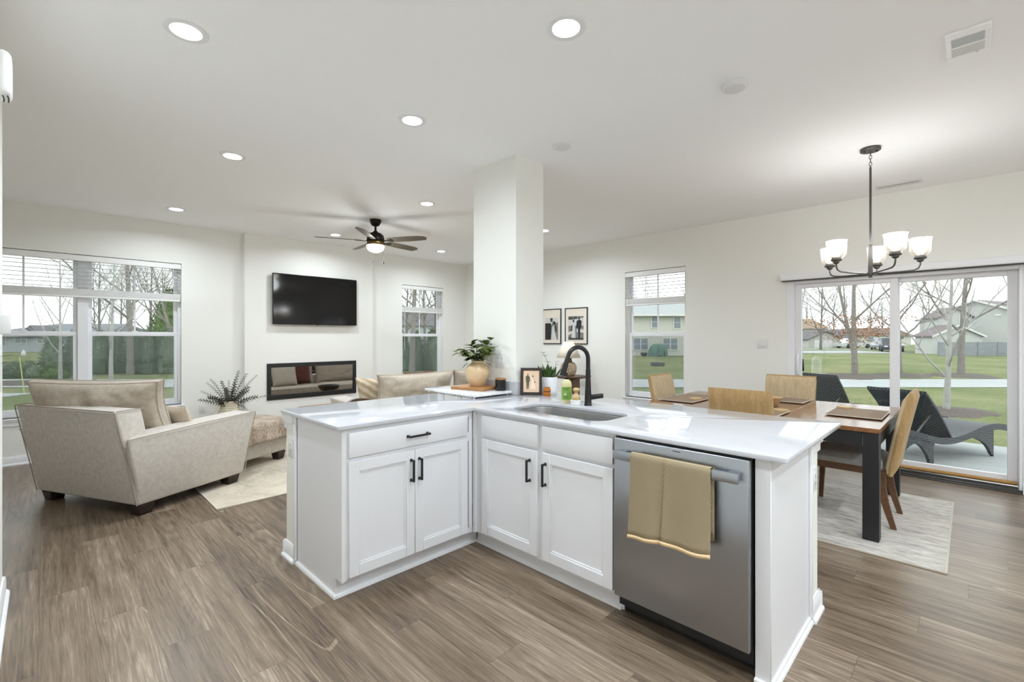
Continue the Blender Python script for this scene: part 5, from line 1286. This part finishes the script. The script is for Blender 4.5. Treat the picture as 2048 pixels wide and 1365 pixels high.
# --- houses
M['shingle'] = pm('grey_shingles', (112, 110, 114), .9, var=.12, vs=6); M['shinglet'] = pm('tan_shingles', (160, 140, 118), .9, var=.1, vs=4); M['shinglep'] = pm('mauve_grey_shingles', (134, 122, 124), .9, var=.08, vs=4)
def siding(name, c):
    s = NT(name); s.par(.8); x, y, z = s.sep(s.obj()); f = s.math('FRACT', s.math('MULTIPLY', z, 6)); a = lin(c); s.col(s.ramp(f, [(.0, tuple(v * .86 for v in a[:3]) + (1,)), (.12, a)])); return s.m
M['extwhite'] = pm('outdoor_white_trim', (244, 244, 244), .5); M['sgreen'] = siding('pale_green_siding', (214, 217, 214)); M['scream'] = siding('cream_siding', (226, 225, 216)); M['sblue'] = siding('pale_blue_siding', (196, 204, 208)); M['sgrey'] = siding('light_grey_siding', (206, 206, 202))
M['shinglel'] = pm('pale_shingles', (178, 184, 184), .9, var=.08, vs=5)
M['hglass'] = pm('house_window_glass', (140, 152, 162), .15)
def gable(m, x0, x1, y0, y1, z0, ze, zp):
    c = (x0 + x1) / 2; m.prism([(x0, z0), (x1, z0), (x1, ze), (c, zp), (x0, ze)], y0, y1, 'y')
def gable_roof(m, x0, x1, y0, y1, ze, zp, ov=.3, th=.12):
    c = (x0 + x1) / 2; k = (zp - ze) / (c - x0)
    for s in (-1, 1):
        xe = (x0 if s < 0 else x1) + s * ov; z = ze - ov * k
        m.hexa([(c, y0 - ov, zp + .001), (xe, y0 - ov, z), (xe, y1 + ov, z), (c, y1 + ov, zp + .001), (c, y0 - ov, zp + th), (xe, y0 - ov, z + th), (xe, y1 + ov, z + th), (c, y1 + ov, zp + th)])
def hwin(t, x, z, w, h, y, two=False, parent=None):
    f = MB().box(x - w / 2 - .08, x + w / 2 + .08, y - .06, y + .01, z - .08, z + h + .08)
    f = f.build('window', M['extwhite'], t, smooth=0)
    g = MB(); n = 2 if two else 1
    for i in range(n):
        a = x - w / 2 + i * w / n + (.04 if i else 0); b = x - w / 2 + (i + 1) * w / n - (.04 if i < n - 1 else 0)
        g.box(a, b, y - .075, y - .055, z, z + h * .48).box(a, b, y - .075, y - .055, z + h * .52, z + h)
    g.build('pane', M['hglass'], f, smooth=0)
def house(label, px, d):
    return thing('house', label, 'house', at(px, d), VR)
def H_(d): return d / 925
# large pale green house behind the fence
k = H_(45); t = house('large pale green house with gables behind the grey fence', 1951, 45)
gw = lambda px: (px - 1951) * k * .745
def turn(m):
    R_ = Rz(math.radians(-65)); m.v = [R_ @ v for v in m.v]; return m
def gx(px): return (px - 1951) * k
zz = lambda py: (675 - py) * k + 1.518
m = MB(); gable(m, gw(1828), gw(2074), 0, 11, 0, zz(638), zz(602)); turn(m).build('main_wall', M['sgreen'], t, smooth=0)
m = MB(); gable_roof(m, gw(1828), gw(2074), 0, 11, zz(638), zz(602)); turn(m).build('main_roof', M['shinglep'], t, smooth=0)
m = MB()
for s in (-1, 1): m.hexa([(0, -.34, zz(602) - .06), (s * gw(2074), -.34, zz(638) - .06), (s * gw(2074), -.31, zz(638) - .06), (0, -.31, zz(602) - .06), (0, -.34, zz(602) + .14), (s * gw(2074), -.34, zz(638) + .14), (s * gw(2074), -.31, zz(638) + .14), (0, -.31, zz(602) + .14)])
turn(m).build('rake_board', M['extwhite'], t, smooth=0)
m = MB(); gable(m, gx(1850), gx(1916), -1.4, 0, 0, zz(637), zz(619)); m.build('wing_wall', M['sgreen'], t, smooth=0)
m = MB(); gable_roof(m, gx(1850), gx(1916), -1.4, 0, zz(637), zz(619), .22); m.build('wing_roof', M['shinglep'], t, smooth=0)
hwin(t, gx(1899), zz(656), .75, .9, -1.4)
m = MB(); gable(m, gx(1805), gx(1897), -3.2, -1.4, 0, zz(673), zz(654)); m.build('garage_wall', M['sgreen'], t, smooth=0)
m = MB(); gable_roof(m, gx(1805), gx(1897), -3.2, -1.4, zz(673), zz(654), .2); m.build('garage_roof', M['shinglep'], t, smooth=0)
m = MB()
for s in (-1, 1):
    c = gx(1851); e = gx(1805) - .2 if s < 0 else gx(1897) + .2; ze = zz(673) - .08
    m.hexa([(c, -3.44, zz(654) - .02), (e, -3.44, ze - .05), (e, -3.41, ze - .05), (c, -3.41, zz(654) - .02), (c, -3.44, zz(654) + .14), (e, -3.44, ze + .12), (e, -3.41, ze + .12), (c, -3.41, zz(654) + .14)])
m.build('garage_rake_board', M['extwhite'], t, smooth=0)
MB().box(gx(1814), gx(1834), -3.25, -3.19, 0, zz(690)).build('garage_door', M['extwhite'], t, smooth=0)
turn(MB().box(gw(1922), gw(1926), -.1, 0, 1.2, zz(633))).build('downspout', M['extwhite'], t, smooth=0)
turn(MB().box(gw(1996) - .2, gw(1996) + .2, -.08, 0, zz(632) - .05, zz(632) + .05)).build('floodlight', M['plate'], t, smooth=0)
# fence
t = thing('board_fence', 'grey horizontal board fence in front of the pale green house', 'fence', at(1960, 37), VR)
L0, L1 = (1876 - 1960) * H_(37), (2075 - 1960) * H_(37); FB = pm('weathered_fence_grey', (150, 156, 164), .85, var=.12, vs=3)
m = MB()
for j in range(7): m.box(L0, L1, -.02, .02, .05 + j * .155, .05 + j * .155 + .14)
m.build('fence_boards', FB, t, smooth=0)
for j in range(6):
    x = L0 + (L1 - L0) * j / 5; MB().box(x - .05, x + .05, -.06, -.02, 0, 1.17).build('post', FB, t, smooth=0)
# far houses across the street
k = H_(72); t = house('two-storey house with a tan roof at the left edge of the door view', 1612, 72)
m = MB(); m.box(-3.2, 3.4, 0, 7, 0, 2.9).build('wall', M['sgrey'], t, smooth=0)
m = MB().hexa([(-3.5, -.3, 2.85), (3.7, -.3, 2.85), (3.7, 7.3, 2.85), (-3.5, 7.3, 2.85), (-2.9, 3.4, 4.5), (3.0, 3.4, 4.5), (3.0, 3.6, 4.5), (-2.9, 3.6, 4.5)]).build('roof', M['shinglet'], t, smooth=0)
hwin(t, -.5, .9, .8, 1.1, 0); hwin(t, 1.6, .9, .8, 1.1, 0)
t = house('white garage-fronted house with a dark roof across the street', 1650, 66)
m = MB(); gable(m, -3.0, 1.8, -1, 4, 0, 1.25, 2.3); m.build('wall', M['sgrey'], t, smooth=0)
m = MB(); gable_roof(m, -3.0, 1.8, -1, 4, 1.25, 2.3, .25); m.build('roof', M['shingle'], t, smooth=0)
MB().hexa([(1.2, 0, .0), (4.2, 0, .0), (4.2, 5, .0), (1.2, 5, .0), (1.2, 0, 1.5), (4.2, 0, 1.5), (4.2, 5, 1.5), (1.2, 5, 1.5)]).build('side_wall', M['sgrey'], t, smooth=0)
MB().hexa([(1.0, -.4, 1.4), (4.5, -.4, 1.4), (4.5, 5.3, 1.4), (1.0, 5.3, 1.4), (1.0, 2.2, 2.7), (4.5, 2.2, 2.7), (4.5, 2.6, 2.7), (1.0, 2.6, 2.7)]).build('side_roof', M['shingle'], t, smooth=0)
MB().box(-2.2, .4, -1.06, -1, 0, 1.1).build('garage_door', M['extwhite'], t, smooth=0)
t = house('low house with a brown roof behind the parked cars', 1766, 82)
MB().box(-4, 5, 0, 6, 0, 1.9).build('wall', M['scream'], t, smooth=0)
MB().hexa([(-4.4, -.4, 1.8), (5.4, -.4, 1.8), (5.4, 6.4, 1.8), (-4.4, 6.4, 1.8), (-3.4, 2.8, 3.2), (4.4, 2.8, 3.2), (4.4, 3.2, 3.2), (-3.4, 3.2, 3.2)]).build('roof', pm('brown_shingles', (128, 108, 98), .9), t, smooth=0)
hwin(t, -2.2, .7, 1.0, .8, 0)
# cream house in the window left of the switch
k = H_(38); t = house('two-storey cream house seen through the narrow window left of the switch', 1320, 38)
MB().box(-5.5, 5.5, 0, 8, 0, 3.35).build('wall', M['scream'], t, smooth=0)
MB().hexa([(-5.9, -.45, 3.3), (5.9, -.45, 3.3), (5.9, 8.4, 3.3), (-5.9, 8.4, 3.3), (-5.9, 3.9, 5.1), (5.9, 3.9, 5.1), (5.9, 4.1, 5.1), (-5.9, 4.1, 5.1)]).build('roof', M['shinglel'], t, smooth=0)
MB().box(-5.9, 5.9, -.52, -.45, 3.24, 3.42).build('gutter', M['extwhite'], t, smooth=0)
for x, z, w, h, tw in ((-.42, 2.32, .52, .92, 0), (1.40, 2.26, .52, .92, 0), (-1.6, .52, 1.15, .90, 1), (.83, .52, 1.15, .90, 1)): hwin(t, x, z, w, h, 0, tw)
t = thing('covered_furniture', 'patio furniture under a green cover against the cream house', 'cover', at(1316, 36.6), VR)
def cover(a, b):
    th = 2 * PI * a; r = .8 * math.cos(b * PI / 2) ** .62
    z = 1.0 * math.sin(min(1, b) * PI / 2) ; n = 1 + .05 * math.sin(th * 6) * (1 - b)
    return (math.cos(th) * r * n, math.sin(th) * r * .7 * n, z)
GC = pm('green_tarp', (92, 128, 116), .7, var=.12, vs=4)
m = MB(); m.grid(32, 14, cover); m.build('cover_cloth', GC, t, smooth=70, normals=False)
m = MB(); m.add([(-.28, -.56, .02), (-.12, -.60, .62), (-.02, -.5, .95), (.36, -.60, .5), (.2, -.62, .22), (.05, -.64, .14)], [(0, 1, 5), (1, 4, 5), (1, 2, 3), (1, 3, 4)]); m.build('cover_flap', GC, t, smooth=0, normals=False)
for x in (-.15, .12, .38): MB().tube([(x, -.52, .0), (x * .9, -.5, .45)], .018, 6).build('chair_leg', M['dkmetal'], t)
t = thing('outdoor_grill', 'small dark grill left of the green covered furniture', 'grill', at(1288, 36.8), VR)
MB().box(-.24, .24, -.2, .2, .12, .30, .05, 2).build('grill_lid', M['blackp'], t); MB().box(-.16, .16, -.15, .15, .0, .12).build('grill_stand', M['blackp'], t)
tag(MB().box(-.32, .32, -.22, .22, 0, .20, .03, 2).build('paving_block', pm('slate_block', (94, 100, 106), .85), None, loc=at(1315, 24.5)), 'dark grey block lying on the lawn before the cream house', 'block').rotation_euler = (0, 0, VR)
# pale blue house outside the double window
t = house('low pale blue house with a grey roof outside the double window', 90, 47)
k = H_(47)
MB().box(-9, 5.4, 0, 8, 0, 1.62).build('wall', M['sblue'], t, smooth=0)
MB().hexa([(-9.5, -.5, 1.55), (5.9, -.5, 1.55), (5.9, 8.5, 1.55), (-9.5, 8.5, 1.55), (-2.6, 3.9, 3.0), (5.0, 3.9, 3.0), (5.0, 4.1, 3.0), (-2.6, 4.1, 3.0)]).build('roof', pm('blue_grey_shingles', (122, 126, 132), .9), t, smooth=0)
m = MB(); gable(m, -2.3, -.2, -.3, 3, 1.5, 1.75, 2.75); m.build('gable_dormer', M['shingle'], t, smooth=0)
for x, z, w, h, tw in ((-4.2, .7, .5, .75, 0), (-2.4, .95, 1.1, .55, 1), (-.2, .95, 1.0, .55, 1), (3.3, .9, 1.1, .6, 1)): hwin(t, x, z, w, h, 0, tw)
t = house('grey-roofed house behind the hedge in the narrow window by the fireplace', 850, 60)
MB().box(-6, 6, 0, 7, 0, 3.1).build('wall', M['sblue'], t, smooth=0)
MB().hexa([(-6.4, -.4, 3.0), (6.4, -.4, 3.0), (6.4, 7.4, 3.0), (-6.4, 7.4, 3.0), (-5.6, 3.4, 5.2), (5.6, 3.4, 5.2), (5.6, 3.6, 5.2), (-5.6, 3.6, 5.2)]).build('roof', M['shingle'], t, smooth=0)
hwin(t, .8, 1.4, 1.0, .9, 0, True)
# --- small yard things
t = thing('marker_stake', 'leaning yellow marker stake in the grass outside the double window', 'stake', at(49, 12.4))
b = at(39, 12.6, 0) - at(49, 12.4, 0)
MB().tube([(0, 0, -.03), (b.x, b.y, .98)], .014, 8).build('stake_tube', pm('hi_vis_yellow', (200, 204, 126), .6), t)
t = thing('yard_lantern', 'small white lantern on the lawn beyond the shrubs', 'lantern', at(47, 38))
MB().lathe([(0, 0), (.14, 0), (.16, .05), (.11, .36), (.04, .42), (.03, .5), (0, .5)], 14, cap=False).build('lantern_body', M['extwhite'], t)
tag(MB().box(-.5, .5, -.32, .32, 0, .03, .006, 1).build('utility_pad', M['conc'], None, loc=at(2, 12.0)), 'pale concrete pad in the grass at the left edge of the double window', 'pad').rotation_euler = (0, 0, VR)
t = thing('garden_trellis', 'white wire arch trellis on the lawn behind the far dining chair', 'trellis', at(1633, 19.2), VR)
def arch(w, h): return [(-w, 0, 0)] + [(-w * math.cos(PI * i / 14), 0, h - w + w * math.sin(PI * i / 14)) for i in range(15)] + [(w, 0, 0)]
MB().tube(arch(.19, .72), .008, 5).tube(arch(.145, .67), .006, 5).build('arch_frame', M['extwhite'], t)
m = MB()
for i in range(9): m.tube([(-.145 + .0 * i, 0, .04 + i * .066), (.145, 0, .10 + i * .066)], .004, 4).tube([(.145, 0, .04 + i * .066), (-.145, 0, .10 + i * .066)], .004, 4)
m.build('wire_lattice', M['extwhite'], t)
t = thing('edging_strip', 'pale stone edging on the lawn under the white trellis', 'edging', at(1630, 18.9), VR)
MB().box(-.5, .7, -.06, .06, 0, .04, .01, 1).build('edging_body', M['conc'], t)
# --- vehicles
def car(label, px, d, rz, L, Hh, colr, suv, name):
    t = thing(name, label, 'car', at(px, d, GZ + .02), rz); w = .88; p = pm('car_paint_' + name, colr, .25, .3)
    hb = Hh * .56
    sec = [(-L / 2, .28), (-L / 2, hb * .92), (-L * .47, hb), (-L * .30 if suv else -L * .28, hb * 1.02), (L * .24, hb), (L * .47, hb * .82), (L / 2, hb * .6), (L / 2, .28)]
    MB().prism(sec, -w, w, 'y', .05).build('car_body', p, t, smooth=30)
    cb = [(-L * (.46 if suv else .36), hb * .97), (-L * (.42 if suv else .22), Hh), (L * .06, Hh), (L * .24, hb * .97)]
    MB().prism(cb, -w * .88, w * .88, 'y', .06).build('car_roof', p, t, smooth=30)
    g = [(-L * (.43 if suv else .32), hb * 1.0), (-L * (.40 if suv else .21), Hh * .94), (L * .05, Hh * .94), (L * .20, hb * 1.0)]
    MB().prism(g, -w * .90, w * .90, 'y').build('side_glass', M['hglass'], t, smooth=0)
    for x in (-L * .31, L * .31):
        for y in (-w + .05, w - .05):
            q = MB().lathe([(0, -.11), (.24, -.11), (.31, -.09), (.32, 0), (.31, .09), (.24, .11), (0, .11)], 20, M=T(x, y, .32) @ Matrix.Rotation(PI / 2, 4, 'X'), cap=False).build('wheel', M['blackp'], t)
            MB().lathe([(0, -.125), (.18, -.12), (.2, -.105)], 16, M=T(x, y, .32) @ Matrix.Rotation(PI / 2, 4, 'X'), cap=False).build('hub_cap', M['nickel'], q)
    for y in (-w * .6, w * .6): MB().box(L / 2 - .06, L / 2 + .015, y - .16, y + .16, hb * .62, hb * .76, .02, 1).build('headlight', M['plate'], t)
    return t
car('dark blue-grey car parked nearest in the driveway, cut by the door stile', 1782, 49, VR + PI + .95, 4.4, 1.42, (62, 70, 82), True, 'car')
car('silver car parked behind the dark blue-grey car', 1764, 57, VR + PI + .8, 4.6, 1.5, (168, 174, 180), True, 'car')
car('white car parked across the street behind the orange-leaved tree', 1706, 63, VR + .1, 4.4, 1.35, (226, 228, 230), False, 'car')
# --- sun loungers
def _wick():
    s = NT('dark_wicker'); s.par(.55, 0, .4); x, y, z = s.sep(s.obj()); a = s.math('SINE', s.math('MULTIPLY', s.math('ADD', x, z), 150)); b = s.math('SINE', s.math('MULTIPLY', s.math('ADD', y, s.math('SUBTRACT', z, x)), 150))
    f = s.math('ADD', s.math('MULTIPLY', s.math('MULTIPLY', a, b), .5), .5); s.col(s.ramp(f, [(.2, lin((44, 48, 52))), (.8, lin((104, 110, 114)))])); s.bump(f, .7, .008); return s.m
M['wick'] = _wick()
PF = [(-.62, .43), (-.4, .395), (-.2, .35), (0, .295), (.2, .255), (.43, .25), (.7, .29), (.94, .345), (1.12, .365), (1.28, .36), (1.44, .335)]
def spline(P, n=40):
    out = []
    for i in range(n + 1):
        u = i / n * (len(P) - 1); j = min(int(u), len(P) - 2); t = u - j
        p0 = P[max(j - 1, 0)]; p1 = P[j]; p2 = P[j + 1]; p3 = P[min(j + 2, len(P) - 1)]
        out.append(tuple(.5 * (2 * p1[k] + (p2[k] - p0[k]) * t + (2 * p0[k] - 5 * p1[k] + 4 * p2[k] - p3[k]) * t * t + (3 * p1[k] - p0[k] - 3 * p2[k] + p3[k]) * t ** 3) for k in (0, 1)))
    return out
def lounger(label, loc, rz, ang, ln):
    t = thing('sun_lounger', label, 'sun lounger', loc, rz, 'wicker sun loungers on the patio'); s = spline(PF)
    def band(pts, th, y0, y1, nm):
        poly = [(x, z + th / 2) for x, z in pts] + [(x, z - th / 2) for x, z in pts[::-1]]; n = len(pts); m = MB(); vs = []
        for y in (y0, y1): vs += [(x, y, z) for x, z in poly]
        N = 2 * n; fs = [(i, (i + 1) % N, N + (i + 1) % N, N + i) for i in range(N)]
        for k in range(n - 1): fs += [(k, k + 1, N - 2 - k, N - 1 - k), (N + N - 1 - k, N + N - 2 - k, N + k + 1, N + k)]
        m.add(vs, fs); return m.build(nm, M['wick'], t, smooth=40)
    for y0, y1 in ((-.33, -.285), (.285, .33)): band(s, .075, y0, y1, 'side_rail')
    band([p for p in s if p[0] > .36], .04, -.284, .284, 'bed')
    a = math.radians(ang); dx, dz = -math.cos(a), math.sin(a)
    bp = [(.38 + dx * q, .275 + dz * q + .035 * math.sin(q / ln * PI)) for q in [ln * i / 12 for i in range(13)]]
    band(bp, .035, -.325, .325, 'backrest')
    for y in (-.30, .30):
        MB().tube([(.38 + dx * ln * .55, y * .85, .275 + dz * ln * .55), (-.15, y * .85, .34)], .012, 6).build('prop_bar', M['nickel'], t)
    def panel(xa, xb, foot_a, foot_b, nm):
        for y0, y1 in ((-.325, -.29), (.29, .325)):
            up = [p for p in s if xa <= p[0] <= xb]; lo = []
            n = len(up)
            for i, (x, z) in enumerate(up):
                q = i / (n - 1); lo.append((x, min(z - .03, foot_a(q) if foot_a else 0)))
            poly = [(x, z - .02) for x, z in up] + lo[::-1]
            m = MB(); N = len(poly); vs = [(x, y0, z) for x, z in poly] + [(x, y1, z) for x, z in poly]
            fs = [(i, (i + 1) % N, N + (i + 1) % N, N + i) for i in range(N)]
            for k in range(n - 1): fs += [(k, k + 1, N - 2 - k, N - 1 - k), (2 * N - 1 - k, 2 * N - 2 - k, N + k + 1, N + k)]
            m.add(vs, fs); m.build(nm, M['wick'], t, smooth=30)
    panel(-.62, .05, lambda q: .26 * math.sin(PI * min(1, max(0, (q - .08) / .84))) ** .7 if .08 < q < .92 else .0, None, 'leg_panel')
    panel(.5, 1.18, lambda q: 0 if q > .93 else .30 * (1 - (q / .93) ** 2.2) ** .8 * .85 + .012, None, 'leg_panel')
    return t
LA = math.atan2(-.454, .891)
lounger('dark wicker sun lounger on the patio just outside the door', (7.328, .605, -.10), LA, 50, .72)
lounger('dark wicker sun lounger farther left, behind the far dining chair', (8.0, 1.62, -.10), LA, 60, .74)
